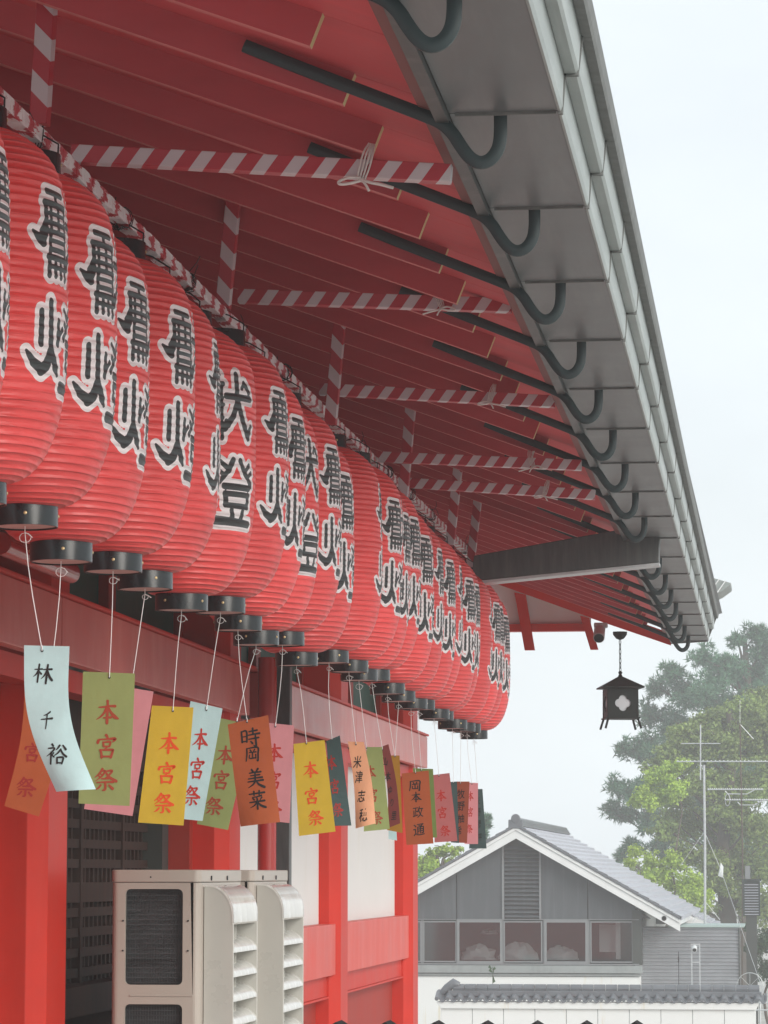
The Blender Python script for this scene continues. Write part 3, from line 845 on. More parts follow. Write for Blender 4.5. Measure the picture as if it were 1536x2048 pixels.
def lantern_mesh():
    NR, SUB = 45, 6
    tt = np.linspace(-1, 1, 4000)
    rr_ = .088 + (RB - .088) * np.where(tt < 0, np.sqrt(np.maximum(0, 1 - np.abs(tt) ** 3)), np.maximum(0, 1 - np.abs(tt) ** 5.6) ** .8)
    zz_ = tt * HB / 2
    s = np.concatenate([[0], np.cumsum(np.hypot(np.diff(rr_), np.diff(zz_)))])
    rows = NR * SUB + 1
    # hoops are evenly spaced by height in the middle, closer by arc at the ends
    sr = np.linspace(0, s[-1], rows)
    R_ = np.interp(sr, s, rr_); Z_ = np.interp(sr, s, zz_)
    k = np.arange(rows) / SUB
    sag = -.0019 * np.abs(np.sin(pi * k)) ** .8
    az1 = np.linspace(radians(-50), radians(41), 190)
    az2 = np.linspace(radians(41), radians(310), 68)[1:-1]
    az = np.concatenate([az1, az2]); n = len(az)
    A, Zg = np.meshgrid(az, Z_); Rg = np.repeat(R_[:, None], n, 1)
    # slack cloth: shallow uneven folds between the hoops
    kk = np.repeat(k[:, None], n, 1)
    fold = np.zeros_like(A)
    rr2 = np.random.default_rng(3)
    for _ in range(10):
        f = rr2.integers(3, 26); ph = rr2.uniform(0, 6.28); row = rr2.uniform(.6, 2.2)
        fold += np.sin(f * A + ph + row * kk) * rr2.uniform(.2, 1) / 10
    slack = np.abs(np.sin(pi * kk))
    endness = .35 + 1.2 * np.abs(Zg / (HB / 2)) ** 2
    Rn = Rg + np.repeat(sag[:, None], n, 1) + slack * fold * .0028 * endness
    X = Rn * np.cos(A); Y = Rn * np.sin(A)
    Zn = Zg + .0012 * np.sin(3 * A + kk * .7)
    x = A.copy(); x[x > pi] -= 2 * pi
    x = x * RB + CW / 2
    ytop = HB / 2 - .190 * HB
    y1 = ytop - Zg
    y2 = ytop - .310 * HB - Zg
    ink = np.minimum(sdf(x, y1, KEN), sdf(x, y2, TOU))
    ink = np.where(np.abs(x - CW / 2) > CW * .74, .1, ink)
    vs = np.stack([X, Y, Zn], -1).reshape(-1, 3)
    i = np.arange(rows - 1)[:, None]; j = np.arange(n)[None, :]; j2 = (j + 1) % n
    F = np.stack([i * n + j, i * n + j2, (i + 1) * n + j2, (i + 1) * n + j], -1).reshape(-1, 4)
    me = bpy.data.meshes.new('paper_shade')
    me.vertices.add(len(vs)); me.vertices.foreach_set('co', vs.astype(np.float32).ravel())
    me.loops.add(F.size); me.loops.foreach_set('vertex_index', F.astype(np.int32).ravel())
    me.polygons.add(len(F)); me.polygons.foreach_set('loop_start', np.arange(0, F.size, 4, dtype=np.int32))
    me.polygons.foreach_set('use_smooth', np.ones(len(F), bool))
    at = me.attributes.new('ink', 'FLOAT', 'POINT')
    at.data.foreach_set('value', ink.astype(np.float32).ravel())
    a2 = me.attributes.new('rib', 'FLOAT', 'POINT')
    fr = kk % 1.0
    a2.data.foreach_set('value', (1 - np.abs(np.sin(pi * kk)) ** .6 + .25 * np.where(fr < .2, 1, 0)).astype(np.float32).ravel())
    me.update(calc_edges=True); me.validate()
    return me
m = bpy.data.materials.new('red_lantern_cloth'); m.use_nodes = True
nt = m.node_tree; b = nt.nodes['Principled BSDF']
b.inputs['Roughness'].default_value = .42; b.inputs['Specular IOR Level'].default_value = .9
b.inputs['Sheen Weight'].default_value = .12; b.inputs['Sheen Roughness'].default_value = .4
at = nt.nodes.new('ShaderNodeAttribute'); at.attribute_name = 'ink'
l1 = nt.nodes.new('ShaderNodeMath'); l1.operation = 'LESS_THAN'; l1.inputs[1].default_value = .0150
l2 = nt.nodes.new('ShaderNodeMath'); l2.operation = 'LESS_THAN'; l2.inputs[1].default_value = 0
nt.links.new(at.outputs['Fac'], l1.inputs[0]); nt.links.new(at.outputs['Fac'], l2.inputs[0])
tc = nt.nodes.new('ShaderNodeTexCoord'); oi = nt.nodes.new('ShaderNodeObjectInfo')
ns = nt.nodes.new('ShaderNodeTexNoise'); ns.noise_dimensions = '4D'; ns.inputs['Scale'].default_value = 1; ns.inputs['Detail'].default_value = 3
mp = nt.nodes.new('ShaderNodeMapping'); mp.inputs['Scale'].default_value = (5, 5, 16)
nt.links.new(tc.outputs['Object'], mp.inputs[0]); nt.links.new(mp.outputs[0], ns.inputs['Vector'])
mu = nt.nodes.new('ShaderNodeMath'); mu.operation = 'MULTIPLY'; mu.inputs[1].default_value = 40
nt.links.new(oi.outputs['Random'], mu.inputs[0]); nt.links.new(mu.outputs[0], ns.inputs['W'])
hs = nt.nodes.new('ShaderNodeHueSaturation'); hs.inputs['Color'].default_value = (.95, .090, .088, 1)
mr = nt.nodes.new('ShaderNodeMapRange'); mr.inputs['From Min'].default_value = .3; mr.inputs['From Max'].default_value = .7
mr.inputs['To Min'].default_value = .90; mr.inputs['To Max'].default_value = 1.08
nt.links.new(ns.outputs['Fac'], mr.inputs['Value']); ov = nt.nodes.new('ShaderNodeMath'); ov.operation = 'MULTIPLY_ADD'; ov.inputs[1].default_value = .16; ov.inputs[2].default_value = .92
nt.links.new(oi.outputs['Random'], ov.inputs[0])
mv = nt.nodes.new('ShaderNodeMath'); mv.operation = 'MULTIPLY'; nt.links.new(mr.outputs[0], mv.inputs[0]); nt.links.new(ov.outputs[0], mv.inputs[1])
nt.links.new(mv.outputs[0], hs.inputs['Value'])
x1 = nt.nodes.new('ShaderNodeMix'); x1.data_type = 'RGBA'; x1.inputs[7].default_value = (.93, .92, .93, 1)
nt.links.new(l1.outputs[0], x1.inputs['Factor']); nt.links.new(hs.outputs[0], x1.inputs[6])
x2 = nt.nodes.new('ShaderNodeMix'); x2.data_type = 'RGBA'; x2.inputs[7].default_value = (.030, .036, .038, 1)
nt.links.new(l2.outputs[0], x2.inputs['Factor']); nt.links.new(x1.outputs[2], x2.inputs[6]); nt.links.new(x2.outputs[2], b.inputs['Base Color'])
# fine creases, different on every lantern
n3 = nt.nodes.new('ShaderNodeTexNoise'); n3.noise_dimensions = '4D'; n3.inputs['Scale'].default_value = 1; n3.inputs['Detail'].default_value = 3; n3.inputs['Distortion'].default_value = 1.2
mp3 = nt.nodes.new('ShaderNodeMapping'); mp3.inputs['Scale'].default_value = (9, 9, 60); mp3.inputs['Rotation'].default_value = (.15, .12, 0)
nt.links.new(tc.outputs['Object'], mp3.inputs[0]); nt.links.new(mp3.outputs[0], n3.inputs['Vector']); nt.links.new(mu.outputs[0], n3.inputs['W'])
bp = nt.nodes.new('ShaderNodeBump'); bp.inputs['Strength'].default_value = .7; bp.inputs['Distance'].default_value = .007
nt.links.new(n3.outputs['Fac'], bp.inputs['Height']); nt.links.new(bp.outputs[0], b.inputs['Normal'])
tr = nt.nodes.new('ShaderNodeBsdfTranslucent'); nt.links.new(x2.outputs[2], tr.inputs['Color'])
ms = nt.nodes.new('ShaderNodeMixShader'); ms.inputs[0].default_value = .28
nt.links.new(b.outputs[0], ms.inputs[1]); nt.links.new(tr.outputs[0], ms.inputs[2]); nt.links.new(ms.outputs[0], nt.nodes['Material Output'].inputs['Surface'])
rb = nt.nodes.new('ShaderNodeAttribute'); rb.attribute_name = 'rib'
b2 = nt.nodes.new('ShaderNodeBump'); b2.inputs['Strength'].default_value = .65; b2.inputs['Distance'].default_value = .0052
nt.links.new(rb.outputs['Fac'], b2.inputs['Height']); nt.links.new(bp.outputs[0], b2.inputs['Normal']); nt.links.new(b2.outputs[0], b.inputs['Normal'])
M['lantern'] = m

shade_me = lantern_mesh(); shade_me.materials.append(M['lantern'])
# ring: thin black hoop band with a recessed board, brass rivets
mb = MB(); R0 = .0905
mb.lathe([(R0 - .004, -.029), (R0, -.029), (R0 + .0005, 0), (R0, .029), (R0 - .004, .029), (R0 - .004, -.029)], n=40, cap=False)
ring_me = mb.mesh('ring', M['ringblack'], True)
mb = MB(); mb.lathe([(.005, -.0245), (R0 - .005, -.0245), (R0 - .005, -.020), (.005, -.020)], n=32); board_me = mb.mesh('ring_board', M['ringcap'])
mb = MB(); mb.lathe([(.0052, 0), (.0042, .002), (.001, .0032)], n=10); rivet_me = mb.mesh('rivet', M['screw'], True)
mb = MB(); mb.tube([(-.085, 0, 0), (-.087, 0, .05), (-.03, 0, .085), (0, 0, .095), (.03, 0, .085), (.087, 0, .05), (.085, 0, 0)], .0028, 6); bail_me = mb.mesh('hanging_wire', M['wire'], True)
mb = MB()
for k in range(5):
    a0 = k * 1.3; pts = [(.034 * cos(a0 + j * .7) , .012 * k - .03 + j * .002, .13 + .034 * sin(a0 + j * .7)) for j in range(10)]
    mb.tube(pts, .0018, 4)
mb.tube([(0, 0, .09), (.01, .0, .11), (.03, .01, .15), (.035, .03, .19)], .0016, 4); mb.tube([(.02, -.01, .16), (.05, -.01, .19), (.058, .0, .215)], .0016, 4)
tie_me = mb.mesh('tie_wire', M['wire'], True)

# surveyed lanterns: pixel x of the axis, pixel y of the lower ring's bottom, turn of the lettering (deg, 0 = towards the camera, 90 = to the right)
LAN = [(-192, 975, 84), (-57, 1010, 76), (50, 1055, 73), (122, 1125, 76), (226, 1145, 73), (290, 1180, 96), (363, 1222, 34), (441, 1227, 78), (476, 1262, 78),
       (512, 1291, 47), (565, 1292, 78), (593, 1332, 77), (658, 1327, 104), (698, 1345, 74), (718, 1362, 89), (744, 1362, 80), (775, 1389, 75), (797, 1404, 91),
       (822, 1418, 82), (838, 1420, 100), (868, 1438, 79), (877, 1441, 90), (905, 1458, 108), (922, 1463, 84), (934, 1465, 87), (948, 1478, 86)]
D0 = np.array([2.02 * FPX / (1560 - a[0]) for a in LAN])
D = D0.copy()
for _ in range(4000):
    D += (D0 - D) * .01
    for i in range(len(D) - 1):
        g_ = .498 - (D[i + 1] - D[i])
        if g_ > 0: D[i] -= g_ / 2; D[i + 1] += g_ / 2
for i in range(1, len(D)): D[i] = max(D[i], D[i - 1] + .497)
desc = ['cut off by the left edge of the photo', 'second from the left edge, both characters complete', 'third from the left edge, above the pale blue strip', 'fourth from the left edge, above the orange strip behind it',
        'fifth from the left, tied to the first green strip', 'sixth from the left, tied to the half-hidden pink strip', 'turned to show right-hand character halves, nearer of two such',
        'half hidden, just behind the nearer turned one, with bold letters', 'with bold letters, right in front of the farther turned lantern', 'turned to show right-hand halves of its characters, farther of two such',
        'directly behind the farther turned lantern', 'with bold letters just before the plain-looking lantern mid-row', 'looking plain, its letters turned away, grey upper ring showing, mid-row', 'with full bold letters directly after the plain-looking lantern',
        'second after the plain-looking one, letters only at its rim', 'third after the plain-looking one, letters overlapping its neighbour', 'fourth after the plain-looking one, with a clear pair of characters', 'fifth after the plain-looking one, above the large orange strip',
        'eighth before the far end, with bold letters', 'seventh before the far end, letters only at its rim', 'sixth before the far end of the row, with bold letters', 'fifth before the far end, letters overlapping its neighbour', 'showing a wide plain red side, fourth from the far end',
        'third from the far end of the row', 'last but one at the far end of the row', 'last of the row at the far end, against the sky']
lantern_pos = []
proto = None
for i, (px, py, turn) in enumerate(LAN):
    Y = float(D[i]); p = W(px, py, Y)
    zb = p.z
    lean = (random.uniform(-.014, .014), random.uniform(-.014, .014))
    lab = 'red paper lantern ' + desc[i]
    rz = -pi / 2 + atan(abs(p.x) / Y) + radians(turn)
    if proto is None:
        t = thing('paper_lantern', lab, 'paper lantern', group='red paper lanterns hanging in one long row')
        sh_ = link('paper_shade', shade_me, t); sh_.location = (0, 0, .056 + HB / 2)
        lo = link('lower_ring', ring_me, t); lo.location = (0, 0, .029)
        up = link('upper_ring', ring_me, t); up.location = (0, 0, .054 + HB + .030)
        bd = link('ring_board', board_me, lo)
        bt = link('ring_board', board_me, up)
        rv = []
        for R_, n_ in ((lo, 4), (up, 4)):
            for k in range(n_):
                a = 2 * pi * k / n_ + .3
                r_ = link('rivet', rivet_me, R_); r_.location = (R0 * cos(a), R0 * sin(a), .002)
                r_.rotation_euler = (0, pi / 2, a); rv.append(r_)
        hw = link('hanging_wire', bail_me, t); hw.location = (0, 0, .06 + HB + .03)
        proto = t
    else:
        t = proto.copy(); COL.objects.link(t); t['label'] = lab
        for ch in (sh_, lo, up, hw):
            c = ch.copy(); COL.objects.link(c); c.parent = t
            if ch is lo or ch is up:
                for g2 in ([bd] if ch is lo else [bt]) + rv[(0 if ch is lo else 4):(4 if ch is lo else 8)]:
                    d_ = g2.copy(); COL.objects.link(d_); d_.parent = c
    t.location = (p.x, Y, zb)
    t.rotation_euler = (lean[0], lean[1], rz)
    lantern_pos.append((p.x, Y, zb))

# ================================================================== STRIPED SCAFFOLD OF POLES
def pole(a, b, label, w=.052, m='stripe', name='striped_pole', seg=1):
    a, b = Vector(a), Vector(b)
    d = b - a; L = d.length
    x = d.normalized()
    up_ = Vector((0, 0, 1)) if abs(x.z) < .7 else Vector((1, 0, 0))
    y = up_.cross(x).normalized(); z = x.cross(y)
    mb = MB()
    n = max(2, int(L / .05)) if m == 'stripecrumple' else 2
    h = w / 2
    c = .002
    sec = [(-h, -h + c), (-h + c, -h), (h - c, -h), (h, -h + c), (h, h - c), (h - c, h), (-h + c, h), (-h, h - c)]
    rnd = random.Random(int(L * 1000))
    vs = []; fs = []
    for i in range(n + 1):
        for (u, v) in sec:
            j = 1 + (rnd.uniform(-.10, .14) if (m == 'stripecrumple') else 0)
            vs.append((L * i / n, u * j, v * j))
    for i in range(n):
        for k in range(8):
            k2 = (k + 1) % 8
            fs.append((i * 8 + k, (i + 1) * 8 + k, (i + 1) * 8 + k2, i * 8 + k2))
    fs.append(tuple(range(8))); fs.append(tuple(range(n * 8 + 7, n * 8 - 1, -1)))
    mb.add(vs, fs)
    me = mb.mesh('tape', M[m])
    t = link(name, me)
    t.matrix_world = Matrix.Translation(a) @ Matrix((x, y, z)).transposed().to_4x4()
    tag(t, label, 'striped pole', 'red and white wrapped poles under the eaves')
    return t
def rowx(Y): return -2.02
RA = Vector((-2.02, 7.0, EYE + 2.018)); RB_ = Vector((-2.02, 21.95, EYE + 2.105))
ROWPOLE = pole(RA, RB_, 'long red and white wrapped pole carrying the whole lantern row, crumpled shiny tape', .042, 'stripecrumple')
H_ = [((145, 309), (903, 349), 9.20, 'level pole nearest the camera, rope bow near its right end'),
      ((478, 593), (1023, 612), 12.13, 'level pole under the eaves, second from the camera'),
      ((640, 779), (1110, 804), 14.27, 'level pole under the eaves, third from the camera'),
      ((758, 914), (1163, 931), 16.2, 'level pole under the eaves, fourth from the camera'),
      ((800, 965), (1190, 990), 17.2, 'level pole under the eaves, farthest of the level ones')]
ends = []
for (p0, p1, Y, lab) in H_:
    a = W(*p0, Y); b = W(*p1, Y); a.z += 0
    pole(a, b, 'red and white ' + lab)
    ends.append((a, b, Y))
V_ = [((103, -120), (80, 236), 8.93, 'steep upright pole at the top left, nearest the camera'),
      ((472, 352), (447, 604), 11.8, 'upright pole below the nearest level pole'),
      ((682, 618), (662, 835), 14.15, 'upright pole below the second level pole'),
      ((822, 808), (806, 988), 16.6, 'upright pole below the third level pole'),
      ((916, 935), (901, 1075), 19.0, 'upright pole below the fourth level pole'),
      ((956, 995), (941, 1122), 20.9, 'upright pole farthest along the row, beside the dark cross beam')]
for (p0, p1, Y, lab) in V_:
    pole(W(*p0, Y), W(p1[0] - 1, p1[1] + 14, Y), 'red and white ' + lab, m='stripeup')
# tie wires along the row pole
for k, (x, Y, zb) in enumerate(lantern_pos):
    if k % 2: continue
    o = link('tie_wire', tie_me); zr = RA.z + (RB_.z - RA.z) * (Y - RA.y) / (RB_.y - RA.y)
    o.location = (x * .5 - 1.01, Y, zr - .13); o.rotation_euler = (0, 0, k)
    o.parent = ROWPOLE; o.matrix_parent_inverse = ROWPOLE.matrix_world.inverted()

# rope knots at the right ends of the level poles
def rope_knot(px, py, Y, s, lab, mirror=1):
    c = W(px, py, Y); k_s = .8 if Y < 10 else .62
    mb = MB()
    zt = .10
    for k in range(4):
        o_ = (k - 1.5) * .006
        mb.tube(smooth_path([(.016 * s + o_, .0 + o_, zt), (.008 * s + o_ * 2, -.034 + o_ / 2, .06), (-.006 * s + o_ * 2, -.037 + o_ / 2, 0), (-.02 * s + o_ * 1.5, -.03, -.04), (-.02 * s + o_, .03, -.034), (.0, .036 + o_, .06), (.016 + o_, .01, zt)], 2), .0035, 6)
    # bow loop and tails
    mb.tube(smooth_path([(-.02 * s, -.036, -.035), (-.055 * s, -.04, -.03), (-.10 * s, -.04, -.045), (-.10 * s, -.04, -.058), (-.06 * s, -.04, -.056), (-.02 * s, -.038, -.045)], 2), .0055, 6)
    mb.tube(smooth_path([(-.02 * s, -.036, -.04), (.02 * s, -.04, -.055), (.05 * s, -.04, -.06), (.10 * s, -.038, -.075)], 2), .006, 6)
    mb.tube(smooth_path([(-.02 * s, -.036, -.04), (.0, -.042, -.06), (.012 * s, -.04, -.085)], 2), .005, 6)
    mb.v = [(x * k_s, y if y > -.03 else y, z * k_s) for x, y, z in mb.v]
    o = mb.obj('rope_tie', M['rope'], None, True); o.location = c
    tag(o, lab, 'rope', 'white ropes tying the level poles to the rafters')
rope_knot(735, 342, 9.20, 1, 'white rope bow tying the nearest level striped pole to a rafter')
rope_knot(880, 607, 12.13, -1, 'white rope knot on the second level striped pole from the camera')
rope_knot(985, 796, 14.27, 1, 'white rope knot on the third level striped pole from the camera')
rope_knot(1063, 926, 16.2, -1, 'white rope knot on the fourth level striped pole from the camera')
rope_knot(1093, 984, 17.2, 1, 'white rope knot on the farthest level striped pole, low right')

# ================================================================== PAPER STRIPS
def catmull(pts, n=8):
    P_ = [pts[0]] + list(pts) + [pts[-1]]
    out = []
    for i in range(1, len(P_) - 2):
        p0, p1, p2, p3 = [np.array(q, float) for q in P_[i - 1:i + 3]]
        for t in np.linspace(0, 1, n, endpoint=False):
            out.append(.5 * ((2 * p1) + (-p0 + p2) * t + (2 * p0 - 5 * p1 + 4 * p2 - p3) * t * t + (-p0 + 3 * p1 - 3 * p2 + p3) * t ** 3))
    out.append(np.array(P_[-2], float))
    return out
def brush(strokes):
    "strokes: list of point lists (x, y, half width), unit square, y up; returns verts (x, y, layer), faces"
    V, F = [], []
    for li, st in enumerate(strokes):
        q = [np.array((a[0], a[1], a[2] * 1.3)) for a in catmull(st, 5)]
        o = len(V); N = len(q)
        for i, p in enumerate(q):
            a, b_ = q[max(0, i - 1)], q[min(N - 1, i + 1)]
            t = (b_ - a)[:2]; t = t / (np.hypot(*t) + 1e-9); nrm = np.array([-t[1], t[0]])
            V.append((p[0] + nrm[0] * p[2], p[1] + nrm[1] * p[2], li)); V.append((p[0] - nrm[0] * p[2], p[1] - nrm[1] * p[2], li))
        for i in range(N - 1):
            F.append((o + 2 * i, o + 2 * i + 1, o + 2 * i + 3, o + 2 * i + 2))
        # blunt rounded heads
        for (p, s_) in ((q[0], -1), (q[-1], 1)):
            k0 = len(V)
            a = q[0] if s_ < 0 else q[-2]; b_ = q[1] if s_ < 0 else q[-1]
            t = (b_ - a)[:2]; ang = math.atan2(t[1], t[0])
            V.append((p[0], p[1], li))
            for j in range(7):
                an = ang + (pi / 2 if s_ < 0 else -pi / 2) + pi * j / 6
                V.append((p[0] + p[2] * cos(an), p[1] + p[2] * sin(an), li))
            for j in range(6): F.append((k0, k0 + 1 + j, k0 + 2 + j))
    return V, F
w_ = .032
GLY = {
 '本': [[(.12, .70, .02), (.30, .71, w_), (.62, .76, .038), (.82, .76, .05)], [(.50, .98, .045), (.51, .8, .04), (.50, .4, .045), (.49, .02, .05)],
       [(.48, .72, .045), (.36, .46, .04), (.2, .28, .03), (.02, .16, .008)], [(.53, .72, .03), (.66, .48, .045), (.82, .3, .065), (.97, .22, .03)], [(.34, .24, .025), (.5, .26, .035), (.66, .27, .04)]],
 '宮': [[(.46, .99, .05), (.52, .90, .04)], [(.13, .76, .045), (.10, .66, .05)], [(.16, .79, .03), (.5, .82, .03), (.84, .85, .05), (.80, .76, .04), (.74, .70, .015)],
       [(.34, .68, .035), (.36, .5, .035)], [(.36, .68, .025), (.64, .70, .04), (.62, .52, .03)], [(.37, .50, .025), (.62, .51, .03)], [(.50, .46, .03), (.42, .38, .03)],
       [(.22, .34, .04), (.27, .18, .04), (.28, .02, .045)], [(.25, .34, .03), (.72, .36, .045), (.76, .3, .04), (.68, .03, .045)], [(.30, .06, .03), (.68, .07, .035)]],
 '祭': [[(.36, .98, .04), (.24, .78, .035), (.04, .60, .012)], [(.32, .88, .025), (.47, .90, .035), (.36, .68, .03), (.06, .44, .010)], [(.26, .78, .022), (.34, .72, .028)], [(.18, .70, .022), (.26, .63, .028)],
       [(.52, .88, .025), (.78, .91, .04), (.66, .72, .03), (.52, .60, .02)], [(.50, .84, .03), (.68, .62, .045), (.97, .46, .05)], [(.34, .55, .026), (.64, .57, .036)], [(.14, .38, .026), (.5, .41, .032), (.84, .42, .042)],
       [(.50, .40, .04), (.50, .1, .04), (.38, .05, .02)], [(.30, .27, .035), (.2, .14, .03), (.08, .08, .012)], [(.66, .28, .03), (.82, .13, .05)]],
 '林': [[(.04, .68, .02), (.42, .74, .035)], [(.25, .97, .035), (.25, .4, .04), (.24, .03, .035)], [(.25, .7, .035), (.14, .44, .03), (.0, .3, .01)], [(.28, .6, .03), (.40, .48, .04)],
       [(.48, .72, .02), (.92, .78, .045)], [(.70, .99, .04), (.70, .4, .045), (.69, .0, .04)], [(.69, .72, .035), (.58, .42, .03), (.42, .22, .01)], [(.72, .7, .03), (.84, .4, .05), (1.0, .2, .05)]],
 '千': [[(.70, .98, .045), (.46, .82, .035), (.22, .74, .015)], [(.04, .50, .02), (.5, .56, .035), (.96, .62, .05)], [(.50, .8, .04), (.52, .3, .04), (.50, .0, .03)]],
 '時': [[(.04, .86, .035), (.05, .30, .04)], [(.04, .84, .03), (.30, .87, .04), (.29, .30, .035)], [(.06, .58, .025), (.28, .59, .025)], [(.06, .33, .03), (.28, .34, .03)],
        [(.44, .84, .03), (.86, .89, .04)], [(.64, 1.0, .04), (.64, .68, .035)], [(.38, .65, .028), (.66, .69, .035), (.98, .72, .045)], [(.40, .44, .028), (.92, .50, .04)], [(.76, .64, .035), (.77, .06, .045), (.64, .12, .018)], [(.50, .32, .03), (.58, .22, .045)]],
 '岡': [[(.14, .88, .04), (.13, .5, .04), (.05, .04, .03)], [(.16, .88, .03), (.86, .92, .05), (.87, .5, .045), (.84, .04, .045), (.76, .10, .02)], [(.36, .78, .035), (.42, .68, .04)], [(.66, .80, .035), (.58, .68, .03)], [(.28, .60, .028), (.74, .63, .035)],
        [(.50, .60, .035), (.50, .24, .035)], [(.30, .44, .03), (.31, .22, .035), (.72, .25, .035)], [(.71, .46, .035), (.71, .20, .03)]],
 '菜': [[(.08, .84, .028), (.92, .90, .045)], [(.34, .98, .04), (.34, .76, .03)], [(.64, 1.0, .04), (.62, .78, .03)], [(.74, .74, .04), (.5, .68, .03), (.24, .66, .02)], [(.26, .60, .03), (.33, .52, .035)], [(.48, .62, .03), (.52, .53, .035)], [(.76, .64, .035), (.66, .50, .02)],
        [(.08, .38, .028), (.9, .45, .045)], [(.50, .50, .04), (.50, .0, .04)], [(.48, .38, .035), (.32, .2, .03), (.08, .08, .01)], [(.52, .38, .03), (.68, .2, .05), (.94, .08, .05)]],
 '裕': [[(.22, .98, .04), (.29, .90, .035)], [(.06, .76, .025), (.36, .80, .035), (.24, .58, .03), (.0, .36, .012)], [(.22, .58, .035), (.22, .0, .035)], [(.34, .56, .03), (.28, .46, .02)], [(.26, .44, .025), (.38, .36, .03)],
        [(.60, .96, .04), (.52, .80, .03), (.44, .72, .012)], [(.76, .98, .03), (.92, .80, .045)], [(.68, .78, .035), (.56, .58, .03), (.38, .42, .012)], [(.69, .74, .03), (.82, .56, .04), (.99, .44, .045)], [(.54, .34, .035), (.56, .06, .035)], [(.55, .35, .028), (.84, .37, .04), (.80, .06, .03)], [(.56, .09, .028), (.80, .10, .03)]],
 '山': [[(.5, .95, .05), (.5, .12, .045)], [(.12, .55, .045), (.15, .12, .045)], [(.15, .12, .035), (.5, .14, .035), (.88, .15, .04)], [(.88, .6, .045), (.87, .05, .045)]],
 '美': [[(.33, .98, .04), (.40, .86, .045)], [(.66, 1.0, .045), (.56, .86, .03)], [(.20, .80, .025), (.80, .84, .04)], [(.26, .66, .025), (.74, .69, .035)], [(.14, .50, .026), (.86, .55, .042)], [(.50, .84, .035), (.50, .5, .035)],
       [(.10, .34, .025), (.9, .40, .045)], [(.50, .46, .04), (.40, .22, .035), (.10, .02, .012)], [(.54, .36, .03), (.68, .18, .045), (.95, .03, .055)]],
}
_gc = {}
def glyph(ch):
    if ch in _gc: return _gc[ch]
    if ch in GLY:
        _gc[ch] = brush(GLY[ch]); return _gc[ch]
    c = bpy.data.curves.new('glyph', 'FONT'); c.body = ch; c.offset = .009; c.resolution_u = 3
    o = bpy.data.objects.new('glyph', c); COL.objects.link(o)
    dg = bpy.context.evaluated_depsgraph_get()
    me = o.evaluated_get(dg).to_mesh()
    V = []
    for v in me.vertices:
        x, y = v.co.x, (v.co.y + .08) / .92
        # lean and wobble of a hand
        wob = mnoise.noise(Vector((x * 3.1, y * 3.3, ord(ch) % 97)))
        wob2 = mnoise.noise(Vector((x * 3.1, y * 3.3, ord(ch) % 89 + 40)))
        x2 = .5 + (x - .5) * .92 + .03 * wob
        y2 = y + (x - .5) * .13 + .03 * wob2
        V.append((x2, y2, 0))
    F = [tuple(p.vertices) for p in me.polygons]
    o.evaluated_get(dg).to_mesh_clear()
    COL.objects.unlink(o); bpy.data.objects.remove(o); bpy.data.curves.remove(c)
    _gc[ch] = (V, F); return _gc[ch]

PAPER = {'blue': (.60, .80, .81), 'orange': (.50, .125, .048), 'green': (.36, .42, .165), 'pink': (.74, .33, .36), 'yellow': (.74, .53, .06), 'slate': (.075, .12, .12), 'peach': (.86, .46, .27),
         'maroon': (.24, .055, .05), 'mustard': (.44, .22, .03), 'rose': (.55, .18, .18), 'brick': (.36, .09, .05), 'olive': (.22, .30, .09)}
PM = {k: mat(k + '_craft_paper', c, .75, .2, noise=(7, .07), bump=(16, .35, .008)) for k, c in PAPER.items()}
for k, m_ in PM.items():     # thin paper lets some light through
    nt = m_.node_tree; b = nt.nodes['Principled BSDF']
    tr = nt.nodes.new('ShaderNodeBsdfTranslucent'); ms = nt.nodes.new('ShaderNodeMixShader'); ms.inputs[0].default_value = .25
    nt.links.new(b.inputs['Base Color'].links[0].from_socket, tr.inputs['Color'])
    nt.links.new(b.outputs[0], ms.inputs[1]); nt.links.new(tr.outputs[0], ms.inputs[2]); nt.links.new(ms.outputs[0], nt.nodes['Material Output'].inputs['Surface'])
INK = {'black': mat('black_brush_ink', (.015, .012, .012), .5, .4), 'red': mat('red_brush_ink', (.50, .04, .03), .6, .3), 'brown': mat('brown_red_brush_ink', (.36, .06, .03), .6, .3),
       'dim': mat('dim_red_brush_ink', (.34, .03, .025), .6, .3), 'orange': mat('orange_red_brush_ink', (.78, .09, .02), .6, .3)}

